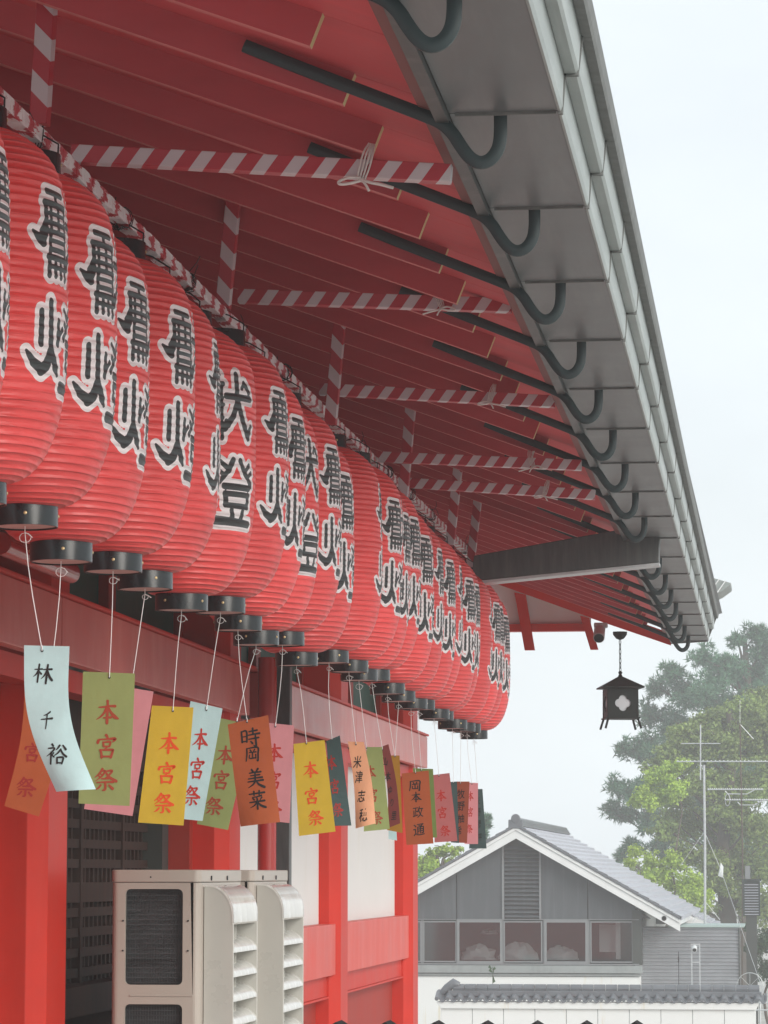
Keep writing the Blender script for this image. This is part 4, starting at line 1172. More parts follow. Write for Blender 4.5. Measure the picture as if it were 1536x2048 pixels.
def strip(colour, tl, tr_, br, bl, Y, ring, hole, text, ink, label, curve=0.0, twist=0.0, wave=0.0, fold=0.0, csize=None, group='paper wish strips hanging under the lanterns'):
    """corners in surveyed pixels at depth Y; text: (char, px, py); ring: lantern index or (px,py)"""
    C_ = [W(*q, Y) for q in (tl, tr_, br, bl)]
    nu, nv = 10, 28
    cx = sum((c for c in C_), Vector()) / 4
    up_ = ((C_[0] + C_[1]) - (C_[2] + C_[3])); H = up_.length / 2
    sgn = random.choice((-1, 1))
    def pos(u, v, off=0.0):
        "u to the right, v down"
        p = C_[0].lerp(C_[1], u).lerp(C_[3].lerp(C_[2], u), v)
        side = (C_[1] - C_[0]).normalized()
        p = p + side * (curve * H * (sin(pi * (v * 1.25 - .1)) - .1 if curve else 0))
        d = wave * sin(pi * 2 * v * .8 + 1) + fold * (u - .5) ** 2 * 4 * (v ** 2) + twist * (u - .5) * (v - .3)
        return p + Vector((0, d - off, 0))
    origin = pos(.5, .03)
    me = MB()
    vs = [pos(i / nu, j / nv) - origin for j in range(nv + 1) for i in range(nu + 1)]
    th = .0007
    n1 = len(vs)
    vs2 = [v + Vector((0, th, 0)) for v in vs]
    fs = []
    for j in range(nv):
        for i in range(nu):
            a = j * (nu + 1) + i; b_ = a + 1; c = a + nu + 2; d = a + nu + 1
            fs.append((a, d, c, b_)); fs.append((n1 + a, n1 + b_, n1 + c, n1 + d))
    for j in range(nv):
        a, d = j * (nu + 1), (j + 1) * (nu + 1); fs.append((a, n1 + a, n1 + d, d))
        a, d = a + nu, d + nu; fs.append((a, d, n1 + d, n1 + a))
    for i in range(nu):
        a, b_ = i, i + 1; fs.append((a, b_, n1 + b_, n1 + a))
        a, b_ = nv * (nu + 1) + i, nv * (nu + 1) + i + 1; fs.append((a, n1 + a, n1 + b_, b_))
    me.add(vs + vs2, fs)
    t = thing('paper_strip', label, 'paper strip', origin, group)
    me.obj('paper', PM[colour], t, True)
    # invert pixels to (u, v) on the strip
    def uv(px, py):
        q = W(px, py, Y)
        u, v = .5, .5
        for _ in range(12):
            p = pos(u, v); pu = pos(u + .01, v); pv = pos(u, v + .01)
            a, b_ = (pu.x - p.x) / .01, (pv.x - p.x) / .01
            c, d = (pu.z - p.z) / .01, (pv.z - p.z) / .01
            ex, ez = q.x - p.x, q.z - p.z
            det = a * d - b_ * c
            if abs(det) < 1e-9: break
            u += (d * ex - b_ * ez) / det; v += (-c * ex + a * ez) / det
        return u, v
    Wd = ((C_[1] - C_[0]).length + (C_[2] - C_[3]).length) / 2
    for (ch, px, py, *sz) in text:
        s_px = sz[0] if sz else csize
        s_m = s_px * Y / FPX
        u0, v0 = uv(px, py)
        wpx = (sz[1] if len(sz) > 1 else s_px)
        V, F = glyph(ch)
        # the brush kept the characters nearly upright: only part of the strip's lean
        ux, vx = uv(px + 4, py); uy, vy = uv(px, py + 4)
        jx = ((ux - u0) / 4, (vx - v0) / 4); jy = ((uy - u0) / 4, (vy - v0) / 4)
        ln = .6 * math.atan2(((tl[0] + tr_[0]) - (bl[0] + br[0])) / 2, ((bl[1] + br[1]) - (tl[1] + tr_[1])) / 2) if not curve else .1
        o = MB(); vv = []
        for (x, y, li) in V:
            gx, gy = (x - .5) * wpx, -(y - .5) * s_px
            gx, gy = gx * cos(ln) - gy * sin(ln), gx * sin(ln) + gy * cos(ln)
            vv.append(pos(u0 + gx * jx[0] + gy * jy[0], v0 + gx * jx[1] + gy * jy[1], .0012 + li * .00008) - origin)
        # keep the glyph on the paper
        o.add(vv, F)
        o.obj('character', INK[ink], t)
    # punched hole and string up to the lantern ring
    hu, hv = uv(*hole)
    mb = MB(); hc = pos(hu, hv, .0012) - origin
    mb.lathe([(.004, 0), (.0001, .0004)], n=10); 
    ho = mb.obj('hole', M['wire'], t); ho.location = hc; ho.rotation_euler = (pi / 2, 0, 0)
    lx, ly, lz = lantern_pos[ring]
    top = Vector((lx, ly, lz + .004))
    hw_ = hc + origin
    kn = top + Vector((0, 0, -.018))
    mb = MB()
    bow = random.uniform(-.006, .006)
    mid = kn.lerp(hw_, .55) + Vector((bow, 0, -.002))
    mb.tube([p - origin for p in (top, kn, kn.lerp(mid, .5) + Vector((bow * .6, 0, 0)), mid, hw_.lerp(mid, .4), hw_)], .0014, 6)
    mb.tube([p - origin for p in smooth_path([tuple(hw_ + Vector((0, -.002, .0))), tuple(hw_ + Vector((.002, -.004, .006))), tuple(hw_ + Vector((0, -.001, .012)))], 1) and [hw_ + Vector((0, -.003, 0)), hw_ + Vector((.001, -.004, .008)), hw_ + Vector((0, 0, .014))]], .0014, 5)
    a = random.uniform(0, 6)
    r1 = .008 + random.random() * .006
    loop = [kn + Vector((r1 * sin(j * pi / 5) * 1.2, .004, -r1 + r1 * cos(j * pi / 5))) for j in range(11)]
    mb.tube([p - origin for p in loop], .0010, 5)
    mb.tube([p - origin for p in (kn, kn + Vector((.010, .004, -.004)), kn + Vector((.020, .002, -.018 + .01 * random.random())))], .0017, 5)
    mb.obj('string', M['string'], t, True)
    return t
HG = '本', '宮', '祭'
def hgs(*p, s=34, w=None): return [(HG[i], x, y, s, w or s) for i, (x, y) in enumerate(p)]
LI = 1   # LAN index of photo lantern 0
def ld(i): return float(lantern_pos[i][1])
strip('blue', (40, 1290), (131, 1292), (180, 1578), (101, 1583), ld(2), 2, (83, 1301), [('林', 85, 1347, 38), ('千', 94, 1440, 35, 24), ('裕', 115, 1509, 40)], 'black', 'pale blue strip with three black handwritten characters, curling at the left end of the row', curve=-.055, fold=.02, wave=.01)
strip('orange', (54, 1345), (139, 1362), (82, 1634), (13, 1613), ld(3), 3, (101, 1352), [('宮', 65, 1505, 36), ('祭', 52, 1575, 40)], 'dim', 'orange red strip with dim red characters, half hidden behind the pale blue strip', curve=.03)
strip('green', (166, 1343), (270, 1347), (259, 1612), (157, 1607), ld(4), 4, (219, 1355), hgs((215, 1424), (214, 1493), (211, 1560), s=46), 'brown', 'green strip with three brown red characters in front of a pink one')
strip('pink', (212, 1368), (307, 1383), (265, 1632), (168, 1618), ld(5), 5, (262, 1380), [], 'red', 'pink strip mostly hidden behind the green one at left')
strip('yellow', (304, 1411), (387, 1415), (367, 1651), (276, 1645), ld(6), 6, (346, 1422), hgs((338, 1486), (334, 1546), (327, 1607), s=41), 'orange', 'bright yellow strip with orange red characters right of the green and pink pair')
strip('blue', (381, 1402), (445, 1417), (405, 1642), (345, 1636), ld(7), 7, (413, 1420), hgs((401, 1478), (395, 1537), (384, 1592), s=40, w=32), 'red', 'light blue strip with red characters, partly behind the bright yellow one')
strip('green', (425, 1433), (505, 1450), (456, 1660), (394, 1648), ld(9), 9, (474, 1443), hgs((450, 1510), (443, 1560), (428, 1613), s=36), 'brown', 'green strip with brown red characters tucked behind the bold-lettered orange strip')
strip('orange', (455, 1449), (536, 1430), (559, 1644), (480, 1653), ld(8), 8, (494, 1444), [('時', 501, 1476, 38), ('岡', 505, 1508, 30), ('美', 511, 1557, 38), ('菜', 515, 1600, 36)], 'black', 'orange strip with four bold black characters left of the middle', fold=.015, wave=.004)
strip('pink', (530, 1445), (588, 1451), (579, 1646), (524, 1640), ld(10), 10, (551, 1453), hgs((549, 1505), (548, 1560), (546, 1618), s=34), 'red', 'pink strip with red characters behind the orange strip with bold black ones')
strip('yellow', (587, 1488), (649, 1480), (671, 1663), (598, 1672), ld(11), 11, (613, 1487), hgs((621, 1539), (624, 1592), (631, 1636), s=31), 'orange', 'golden yellow strip with orange characters near the middle of the row')
strip('slate', (652, 1482), (680, 1471), (702, 1651), (668, 1652), ld(12), 12, (664, 1479), hgs((663, 1525), (670, 1573), (676, 1620), s=28, w=20), 'dim', 'dark slate green strip right of the golden yellow one', twist=.04)
strip('peach', (697, 1483), (729, 1484), (752, 1647), (712, 1657), ld(13), 13, (712, 1489), [('米', 715, 1524, 24, 18), ('津', 718, 1554, 24, 17), ('志', 723, 1592, 24, 17), ('穂', 727, 1630, 26, 19)], 'black', 'pale peach strip with four slim black characters', curve=.02, fold=.02)
strip('green', (733, 1494), (764, 1494), (779, 1658), (728, 1663), ld(14), 14, (733, 1496), hgs((741, 1545), (746, 1590), (754, 1636), s=27, w=22), 'brown', 'olive green strip behind the pale peach one', twist=.03)
strip('maroon', (764, 1493), (778, 1488), (802, 1646), (779, 1655), ld(15), 15, (765, 1499), [('山', 770, 1523, 16, 12), ('本', 776, 1553, 17, 13), ('ゆ', 780, 1580, 16, 11), ('り', 784, 1605, 16, 10), ('里', 788, 1631, 18, 12)], 'black', 'narrow maroon strip with small black characters', curve=.02)
strip('mustard', (780, 1511), (799, 1511), (805, 1666), (774, 1660), ld(16), 16, (790, 1513), [], 'red', 'mustard brown strip peeping out behind the narrow maroon one')
strip('orange', (803, 1547), (857, 1541), (867, 1687), (813, 1690), ld(18), 18, (831, 1546), [('岡', 830, 1571, 22, 25), ('本', 832, 1594, 20, 22), ('政', 836, 1624, 22, 24), ('通', 838, 1659, 24, 26)], 'black', 'large orange strip with four bold black characters in the right part of the row', wave=.004)
strip('olive', (826, 1536), (866, 1538), (874, 1675), (835, 1676), ld(19), 19, (843, 1541), [], 'red', 'olive green strip showing only its edge behind the large orange one')
strip('rose', (866, 1550), (899, 1546), (915, 1682), (869, 1685), ld(20), 20, (878, 1552), hgs((882, 1591), (885, 1625), (890, 1662), s=22, w=21), 'red', 'dusty rose strip with red characters right of the large orange one')
strip('slate', (899, 1564), (914, 1563), (918, 1686), (902, 1685), ld(22), 22, (907, 1566), [], 'red', 'thin slate grey strip edge between the dusty rose and the brick brown strips')
strip('brick', (911, 1563), (939, 1563), (934, 1686), (903, 1685), ld(23), 23, (921, 1567), [('牧', 922, 1588, 19, 17), ('野', 922, 1612, 19, 17), ('柚', 922, 1637, 18, 16), ('希', 918, 1661, 18, 13)], 'black', 'brick brown strip with black characters near the far end', curve=-.0)
strip('pink', (934, 1565), (956, 1566), (956, 1688), (929, 1688), ld(24), 24, (944, 1568), hgs((941, 1592), (941, 1624), (939, 1658), s=18, w=12), 'red', 'small pink strip near the far end, right of the brick brown one')
strip('slate', (948, 1578), (965, 1578), (973, 1697), (938, 1697), ld(25), 25, (955, 1581), [('矢', 956, 1601, 15, 9), ('野', 957, 1624, 16, 10), ('陽', 958, 1648, 16, 10), ('平', 960, 1674, 15, 9)], 'black', 'last slate green strip at the far end of the row')
strip('blue', (778, 1600), (790, 1600), (794, 1681), (777, 1678), ld(17), 17, (784, 1602), [], 'red', 'tiny pale blue strip corner below the mustard one')

# ================================================================== BLACK PICKETS AT THE BOTTOM EDGE
YP = 12.0
mb = MB()
w2, d2 = .030, .09
mb.box(-w2 * .7, w2 * .7, -d2 * .7, d2 * .7, -1.04, -.022)
body_me = mb.mesh('picket_post', M['machine'])
mb = MB(); mb.prism([(-w2 - .012, -.026), (w2 + .012, -.026), (0, 0)], -d2, d2); cap_me = mb.mesh('gable_cap', M['dark'])
mb = MB(); mb.add([(.003, -d2 - .002, .002), (w2 + .018, -d2 - .002, -.024), (w2 + .018, d2, -.024), (.003, d2, .002), (.001, -d2 - .002, -.003), (w2 + .012, -d2 - .002, -.029), (w2 + .012, d2, -.029), (.001, d2, -.003)],
    [(0, 1, 2, 3), (4, 7, 6, 5), (0, 4, 5, 1), (1, 5, 6, 2), (2, 6, 7, 3), (3, 7, 4, 0)]); strip_me = mb.mesh('white_cap_edge', M['whitewood'])
fence = thing('picket_fence', 'row of black gable-capped pickets just showing along the bottom edge', 'fence', W(875, 2200, YP))
fo = fence.location.copy()
for i, px in enumerate((677, 775, 873, 972, 1072, 1171, 1272)):
    p = W(px, 2042, YP)
    for nm, me_ in (('picket_post', body_me), ('gable_cap', cap_me)):
        o = link(nm, me_, fence); o.location = p - fo
mb = MB(); a = W(660, 2100, YP); b = W(1300, 2100, YP); mb.box(a.x, b.x, YP + .03, YP + .06, a.z - .03, a.z + .03)
o = mb.obj('fence_rail', M['machine'], fence); o.location = -fo

# ================================================================== FAR HOUSE
YH = 75.0
q = lambda x, y, Y=YH: (lambda p: (p.x, p.z))(W(x, y, Y))
HO = Vector((q(1035, 1700)[0], YH, -3.5))
house = thing('grey_gabled_house', 'grey and white gabled house with silvery tiled roof and a band of windows', 'house', HO)
def hh_(mb, name, m, smooth=False, bevel=0, parent=None):
    o = mb.obj(name, m, house if parent is None else parent, smooth, bevel)
    if parent is None: o.location = -HO
    return o
ax, az_ = q(1035, 1666)
ex, ez = q(1330, 1833)
slp = (az_ - ez) / (ex - ax)
half = ex - ax
zr = lambda x: az_ - slp * abs(x - ax)
zb0 = q(1035, 1838)[1]
def panel(x0, x1, name, m, y=YH, th=.06, seam=.012):
    X0, X1 = q(x0, 0)[0] + seam, q(x1, 0)[0] - seam
    pts = [(X0, zb0), (X1, zb0), (X1, max(zb0 + .01, zr(X1)))]
    if X0 < ax < X1: pts.append((ax, az_))
    pts.append((X0, max(zb0 + .01, zr(X0))))
    mb = MB(); mb.prism(pts, y, y + th); return hh_(mb, name, m)
for a, b in ((745, 820), (820, 909), (909, 998), (1072, 1163), (1163, 1256)):
    panel(a, b, 'cladding_panel', M['greywall'])
mb = MB(); mb.prism([(q(742, 0)[0], zb0 + .012), (q(1328, 0)[0] - .5, zb0 + .012), (ax, az_)], YH + .07, YH + .12); hh_(mb, 'gable_backing', M['jamb'])
# louvre
xa, xb = q(999, 0)[0], q(1071, 0)[0]
z = q(0, 1833)[1]
top = q(0, 1690)[1]
i = 0
while z < zr(xa) - .1:
    mb = MB(); mb.add([(xa, YH - .02, z), (xb, YH - .02, z), (xb, YH + .06, z + .055), (xa, YH + .06, z + .055), (xa, YH - .02, z + .016), (xb, YH - .02, z + .016), (xb, YH + .06, z + .071), (xa, YH + .06, z + .071)],
        [(0, 3, 2, 1), (4, 5, 6, 7), (0, 1, 5, 4), (1, 2, 6, 5), (2, 3, 7, 6), (3, 0, 4, 7)])
    hh_(mb, 'louvre_slat', M['greywall']); z += .097
for xx in (xa, xb):
    mb = MB(); mb.box(xx - .022, xx + .022, YH - .035, YH + .07, zb0, zr(xx) - .05); hh_(mb, 'louvre_frame', M['frame'])
# windows
ws = [(752, 838), (846, 906), (914, 993), (1002, 1072), (1083, 1158), (1170, 1248)]
zt_, zbm = q(0, 1843)[1], q(0, 1919)[1]
for k, (a, b) in enumerate(ws):
    X0, X1 = q(a, 0)[0], q(b, 0)[0]
    fr = .055 if k in (2, 4) else .03
    f = MB()
    for bx in ((X0 - fr, X0, zbm - fr, zt_ + fr), (X1, X1 + fr, zbm - fr, zt_ + fr)): f.box(bx[0], bx[1], YH - (.03 if k in (2, 4) else .0), YH + .06, bx[2], bx[3])
    f.box(X0, X1, YH - (.03 if k in (2, 4) else .0), YH + .06, zt_, zt_ + fr); f.box(X0, X1, YH - (.03 if k in (2, 4) else .0), YH + .06, zbm - fr, zbm)
    fo_ = f.obj('window', M['frame'], house); fo_.location = -HO
    g_ = MB(); g_.box(X0, X1, YH + .025, YH + .031, zbm, zt_); g_.obj('pane', M['glass'], fo_)
mb = MB(); mb.box(q(742, 0)[0], q(1262, 0)[0], YH - .025, YH + .09, zt_ + .058, zb0 - .002); hh_(mb, 'window_head', M['frame'])
for a in (842, 910, 997.5, 1077.5, 1164):
    X = q(a, 0)[0]; mb = MB(); mb.box(X - .028, X + .028, YH + .012, YH + .09, zbm - .05, zt_ + .05); hh_(mb, 'mullion', M['frame'])
mb = MB(); mb.box(q(742, 0)[0], q(1262, 0)[0], YH - .06, YH + .10, q(0, 1926)[1], zbm - .052); hh_(mb, 'window_sill', M['frame'])
mb = MB(); mb.box(q(742, 0)[0], q(1268, 0)[0], YH - .14, YH + .10, q(0, 1942)[1], q(0, 1927)[1]); mb.box(q(742, 0)[0], q(1266, 0)[0], YH - .09, YH + .10, q(0, 1948)[1], q(0, 1943)[1]); hh_(mb, 'concrete_ledge', M['concrete'], bevel=.01)
mb = MB(); mb.box(q(742, 0)[0], q(1262, 0)[0], YH - .04, YH + .2, -3.5, q(0, 1949)[1]); hh_(mb, 'white_lower_wall', M['whitewash'])
mb = MB(); mb.box(q(1249, 0)[0], q(1268, 0)[0], YH - .02, YH + .5, q(0, 1926)[1], zb0 + .2); hh_(mb, 'dark_corner_post', M['jamb'])
mb = MB(); mb.box(q(742, 0)[0], q(742, 0)[0] + .1, YH, YH + 17, -3.5, zb0 + .1); mb.box(q(1262, 0)[0] - .1, q(1262, 0)[0], YH + .2, YH + 17, -3.5, zb0 + .3); mb.box(q(742, 0)[0], q(1262, 0)[0], YH + 16.9, YH + 17, -3.5, zb0 + .3); hh_(mb, 'side_walls', M['whitewash'])
# room behind the glass, with sheeted goods
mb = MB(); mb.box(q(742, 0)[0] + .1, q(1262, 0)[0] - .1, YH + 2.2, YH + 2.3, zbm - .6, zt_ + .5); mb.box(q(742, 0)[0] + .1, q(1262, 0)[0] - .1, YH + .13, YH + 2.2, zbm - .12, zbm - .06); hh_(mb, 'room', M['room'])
def lump(px, py, w, h, Y, label):
    p = W(px, py, Y); mb = MB()
    n = 18; prof = []
    vs = []; rows = 9
    for i in range(rows):
        a = pi / 2 * i / (rows - 1)
        for k in range(n):
            an = 2 * pi * k / n
            j = 1 + .34 * mnoise.noise(Vector((cos(an) * 2 + px, sin(an) * 2, i * .5)))
            vs.append((w * cos(a) * cos(an) * j, .35 * cos(a) * sin(an) * j, h * sin(a) * j))
    fs = [(i * n + k, i * n + (k + 1) % n, (i + 1) * n + (k + 1) % n, (i + 1) * n + k) for i in range(rows - 1) for k in range(n)]
    mb.add(vs, fs); o = mb.obj('sheeted_bundle', M['cloth'], None, True); o.location = p
    tag(o, label, 'bundle'); return o
lump(958, 1919, .40, .34, YH + .7, 'white sheeted bundle behind the second window from the left of the grey house')
lump(1038, 1919, .46, .36, YH + .7, 'white sheeted bundle behind the middle window under the louvre')
lump(1122, 1919, .42, .28, YH + .7, 'low pale bundle behind the framed window right of the louvre')
lump(978, 1868, .20, .10, YH + .9, 'pale cushion-like roll above the bundle in the second window')
mb = MB(); a = q(1196, 1850); b = q(1232, 1905); mb.box(a[0], b[0], YH + .5, YH + .52, b[1], a[1]); o = mb.obj('paper_notice', M['cloth']); tag(o, 'pale paper sheet behind the rightmost window of the grey house', 'paper')
mb = MB(); a = q(1230, 1843); b = q(1240, 1919); mb.box(a[0], b[0], YH + .3, YH + .32, b[1], a[1]); o = mb.obj('window_curtain', M['cloth']); tag(o, 'narrow white curtain edge behind the rightmost window', 'curtain')

# roof
RY1 = YH + 17
ov = .45
mb = MB()
zt2 = lambda x, o: az_ + o - slp * abs(x - ax)
exr = q(1343, 0)[0]
exl = 2 * ax - exr
for s_ in (-1, 1):
    xe = exr if s_ > 0 else exl
    mb.prism([(ax, az_ + .02), (xe, zt2(xe, .02)), (xe, zt2(xe, .15)), (ax, az_ + .15)], YH - ov + .06, RY1)
roof = hh_(mb, 'roof', M['whitewood'])
for s_ in (-1, 1):
    xe = exr if s_ > 0 else exl
    for (o1, o2, dy, nm) in ((-.13, .055, 0, 'barge_board'), (.06, .135, -.03, 'barge_moulding')):
        mb = MB(); mb.prism([(ax, az_ + o1), (xe, zt2(xe, o1)), (xe, zt2(xe, o2)), (ax, az_ + o2)], YH - ov + dy, YH - ov + .055 + dy); hh_(mb, nm, M['whitewood'])
    # verge tiles
    L = abs(xe - ax)
    n = 16
    for i in range(n):
        x0, x1 = ax + s_ * L * i / n, ax + s_ * L * (i + 1) / n
        mb = MB(); mb.prism([(x0, zt2(x0, .16)), (x1, zt2(x1, .14)), (x1, zt2(x1, .225)), (x0, zt2(x0, .205))], YH - ov - .06, YH - ov + .12)
        hh_(mb, 'verge_tile', M['tile'], parent=None)
    # tile courses, scalloped along their lower edge
    n = 19
    for i in range(n):
        x0, x1 = ax + s_ * (L * i / n), ax + s_ * (L * (i + 1) / n + .03)
        mb = MB(); ny = 60 if s_ > 0 else 12
        vs = []
        for j in range(ny + 1):
            yy = YH - ov + .12 + (RY1 - YH + ov - .12) * j / ny
            wv = .022 * sin(j * 2 * pi / 3.0) + .006 * mnoise.noise(Vector((i, j * .7, 0)))
            vs += [(x0, yy, zt2(x0, .17)), (x1 + s_ * wv, yy, zt2(x1, .225) + wv * .5), (x1 + s_ * wv, yy, zt2(x1, .15))]
        fs = []
        for j in range(ny):
            a = 3 * j
            fs += [(a, a + 1, a + 4, a + 3), (a + 1, a + 2, a + 5, a + 4)]
        if s_ > 0: fs = [f for f in fs]
        else: fs = [f[::-1] for f in fs]
        mb.add(vs, fs); hh_(mb, 'tile_course', M['tilelight'])
# ridge
mb = MB()
for k, (w_2, z0, z1) in enumerate(((.14, .15, .20), (.11, .204, .245), (.09, .249, .28))):
    mb.box(ax - w_2, ax + w_2, YH - ov, RY1, az_ + z0, az_ + z1)
mb.tube([(ax, YH - ov - .02, az_ + .30), (ax, RY1, az_ + .30)], .06, 10)
hh_(mb, 'ridge', M['tile'], bevel=.01)
mb = MB(); mb.tube([(ax, YH - ov - .08, az_ + .32), (ax, YH - ov - .02, az_ + .32)], .11, 14); mb.box(ax - .17, ax + .17, YH - ov - .07, YH - ov - .005, az_ + .1, az_ + .30); hh_(mb, 'ridge_end_tile', M['tile'], bevel=.02)
# eave bracket and gutter at the right end
mb = MB(); a = q(1325, 1838); mb.tube([(a[0] + .05, YH - ov, a[1] + .02), (a[0] + .05, RY1, a[1] + .02)], .06, 8); hh_(mb, 'gutter', M['frame'])
mb = MB(); a = q(1352, 1832); b = q(1312, 1848); mb.box(b[0], a[0], YH - .1, YH + .4, b[1], a[1]); hh_(mb, 'eave_box', M['jamb'])
# side roof further back
mb = MB(); a = W(1345, 1806, 86); b = W(1445, 1856, 86)
n = 9
for i in range(n):
    x0 = a.x + (b.x - a.x) * i / n; x1 = a.x + (b.x - a.x) * (i + 1) / n + .02
    z0 = a.z + (b.z - a.z) * i / n; z1 = a.z + (b.z - a.z) * (i + 1) / n
    mb.prism([(x0, z0), (x1, z1 + .05), (x1, z1), (x0, z0 - .02)], 84, 90)
hh_(mb, 'side_roof', M['tilelight'])
mb = MB(); mb.prism([(a.x, a.z - .05), (b.x, b.z - .04), (b.x, b.z - .20), (a.x, a.z - .30)], 83.95, 84.0); mb.prism([(a.x, a.z - .3), (b.x, b.z - .2), (b.x, -3.5), (a.x, -3.5)], 84.05, 84.2); hh_(mb, 'side_gable', M['whitewood'])

# ------------------------------------------------------------------ corrugated annexe
YC = 76.0
a, b = W(1268, 1856, YC), W(1478, 1970, YC)
mb = MB(); zc = -3.2; n = 0
vs = []; 
while zc < a.z:
    for (dz, dy) in ((0, 0), (.022, -.03), (.045, -.03), (.062, .0)):
        if zc + dz <= a.z + .02: vs += [(a.x, YC + dy, zc + dz), (b.x, YC + dy, zc + dz)]
    zc += .083
fs = [(2 * i, 2 * i + 1, 2 * i + 3, 2 * i + 2) for i in range(len(vs) // 2 - 1)]
mb.add(vs, fs)
shed = thing('corrugated_annexe', 'grey corrugated steel annexe right of the gabled house', 'shed', (a.x + 1.2, YC, -3.5))
so = shed.location.copy()
def sp_(mb, name, m, **k):
    o = mb.obj(name, m, shed, **k); o.location = -so; return o
sp_(mb, 'corrugated_wall', M['corr'])
mb = MB(); mb.box(a.x + .0, b.x, YC + .04, YC + 3, -3.5, a.z - .01); sp_(mb, 'shed_body', M['frame'])
mb = MB(); c = W(1488, 1850, YC); mb.box(W(1318, 0, YC).x, c.x, YC - .10, YC + 3.1, a.z + .02, a.z + .065); sp_(mb, 'roof_edge', mat('pale_green_roof_edge', (.33, .42, .40), .5))
mb = MB(); mb.box(b.x, b.x + .03, YC - .05, YC + .1, -3.4, a.z); sp_(mb, 'dark_corner_trim', M['jamb'])
# camera on two posts and a thin pole in front of it
p = W(1391, 1895, 70)
t = thing('yard_camera', 'small white camera on twin steel posts before the corrugated annexe', 'security camera', (p.x, 70, -3.5))
for dx_ in (-.085, .085):
    mb = MB(); mb.tube([(dx_, 0, 1.0), (dx_, 0, p.z + 3.5 + .06)], .014, 8); mb.obj('post', M['steel'], t)
mb = MB(); mb.box(-.10, .10, -.015, .015, p.z + 3.5 + .05, p.z + 3.5 + .08); mb.box(-.10, .10, -.015, .015, p.z + 3.5 - .32, p.z + 3.5 - .30); mb.obj('crossbar', M['steel'], t)
mb = MB(); mb.tube([(-.02, -.03, p.z + 3.5 + .0), (-.02, -.16, p.z + 3.5 - .05)], .055, 12); mb.obj('housing', M['cloth'], t, True)
mb = MB(); mb.tube([(-.02, -.161, p.z + 3.5 - .05), (-.02, -.17, p.z + 3.5 - .055)], .04, 12); mb.obj('lens', M['dark'], t, True)
p = W(1357, 1905, 71); mb = MB(); mb.tube([(p.x, 71, -3.5), (p.x, 71, W(1357, 1903, 71).z)], .008, 6); mb.tube([(p.x, 71, W(1357, 1925, 71).z), (p.x, 71, W(1357, 1913, 71).z)], .016, 6)
o = mb.obj('thin_pole', M['wire']); tag(o, 'thin dark rod left of the twin-posted camera', 'rod')
# hose wheel right of the annexe
p = W(1500, 1972, 68); mb = MB()
for R_ in (.27,):
    mb.tube([(R_ * cos(an), 0, R_ * sin(an)) for an in [2 * pi * j / 28 for j in range(29)]], .008, 6)
for j in range(8): mb.tube([(0, 0, 0), (.26 * cos(j * pi / 4), 0, .26 * sin(j * pi / 4))], .004, 5)
mb.tube([(0, 0, 0), (0, 0, -(p.z + 3.5))], .02, 6)
o = mb.obj('cable_reel', M['steel'], None, True); o.location = p; tag(o, 'thin wire wheel standing at the right edge above the white wall end', 'wheel')

# ------------------------------------------------------------------ tiled white wall
YT = 65.0
a, b = W(882, 2003, YT), W(1512, 2006, YT)
wl_ = thing('tiled_garden_wall', 'white rendered garden wall with a grey tile coping in front of the grey house', 'wall', ((a.x + b.x) / 2, YT, -3.5))
wo_ = wl_.location.copy()
def wp(mb, name, m, **k):
    o = mb.obj(name, m, wl_, **k); o.location = -wo_; return o
zt3 = a.z
xs = a.x; 
blocks = 10
for i in range(blocks):
    x0 = a.x + (b.x - a.x) * i / blocks; x1 = a.x + (b.x - a.x) * (i + 1) / blocks
    mb = MB(); mb.box(x0 + .006, x1 - .006, YT, YT + .32, -3.5, zt3 - .13); wp(mb, 'wall_panel', M['whitewash'], bevel=.006)
mb = MB(); mb.prism([(a.x - .0, zt3 - .135), (b.x, zt3 - .135), (b.x + .06, zt3 - .0), (a.x - .09, zt3 - .0)], YT - .06, YT + .38); wp(mb, 'cornice', M['whitewash'], bevel=.01)
mb = MB(); mb.box(a.x + .01, b.x - .01, YT + .01, YT + .31, -3.5, zt3 - .14); wp(mb, 'wall_core', M['concrete'])
# pan tiles along the coping, ridge tiles over them
cx0, cx1 = W(868, 0, YT).x, W(1508, 0, YT).x
n = 30; pw = (cx1 - cx0) / n
tb = MB()
prof = []
for i in range(9):
    u = i / 8
    prof.append((pw * u, .045 * sin(u * 2 * pi + .4) if True else 0))
vs = []
for (yy, zz) in ((-.20, .0), (.16, .13)):
    for (x, z) in prof: vs.append((x, yy, zz + z + .05))
    for (x, z) in prof: vs.append((x, yy, zz + z + .015))
m_ = len(prof); fs = []
for i in range(m_ - 1):
    fs += [(i, i + 1, 2 * m_ + i + 1, 2 * m_ + i), (m_ + i, m_ + i + 1, i + 1, i)]
tb.add(vs, fs)
tile_me = tb.mesh('coping_tile', M['tile'], True)
tb = MB(); tb.tube([(.03, -.215, .045), (.03, .10, .16)], .042, 10); roll_me = tb.mesh('tile_roll', M['tile'], True)
for i in range(n):
    for nm, me_ in (('coping_tile', tile_me), ('tile_roll', roll_me)):
        o = link(nm, me_, wl_); o.location = Vector((cx0 + pw * i, YT + .1, zt3 + .01)) - wo_
zz = zt3 + .16
xa_, xb_ = W(900, 0, YT).x, W(1495, 0, YT).x
n = 26; L = (xb_ - xa_) / n
for i in range(n):
    mb = MB(); mb.tube([(xa_ + L * i, YT + .22, zz + .10), (xa_ + L * (i + 1) - .012, YT + .22, zz + .10)], .085, 10); wp(mb, 'ridge_tile', M['tile'])
mb = MB(); mb.box(xa_ - .1, xb_ + .03, YT + .07, YT + .40, zt3 + .10, zz + .05); wp(mb, 'ridge_base', M['tile'], bevel=.01)
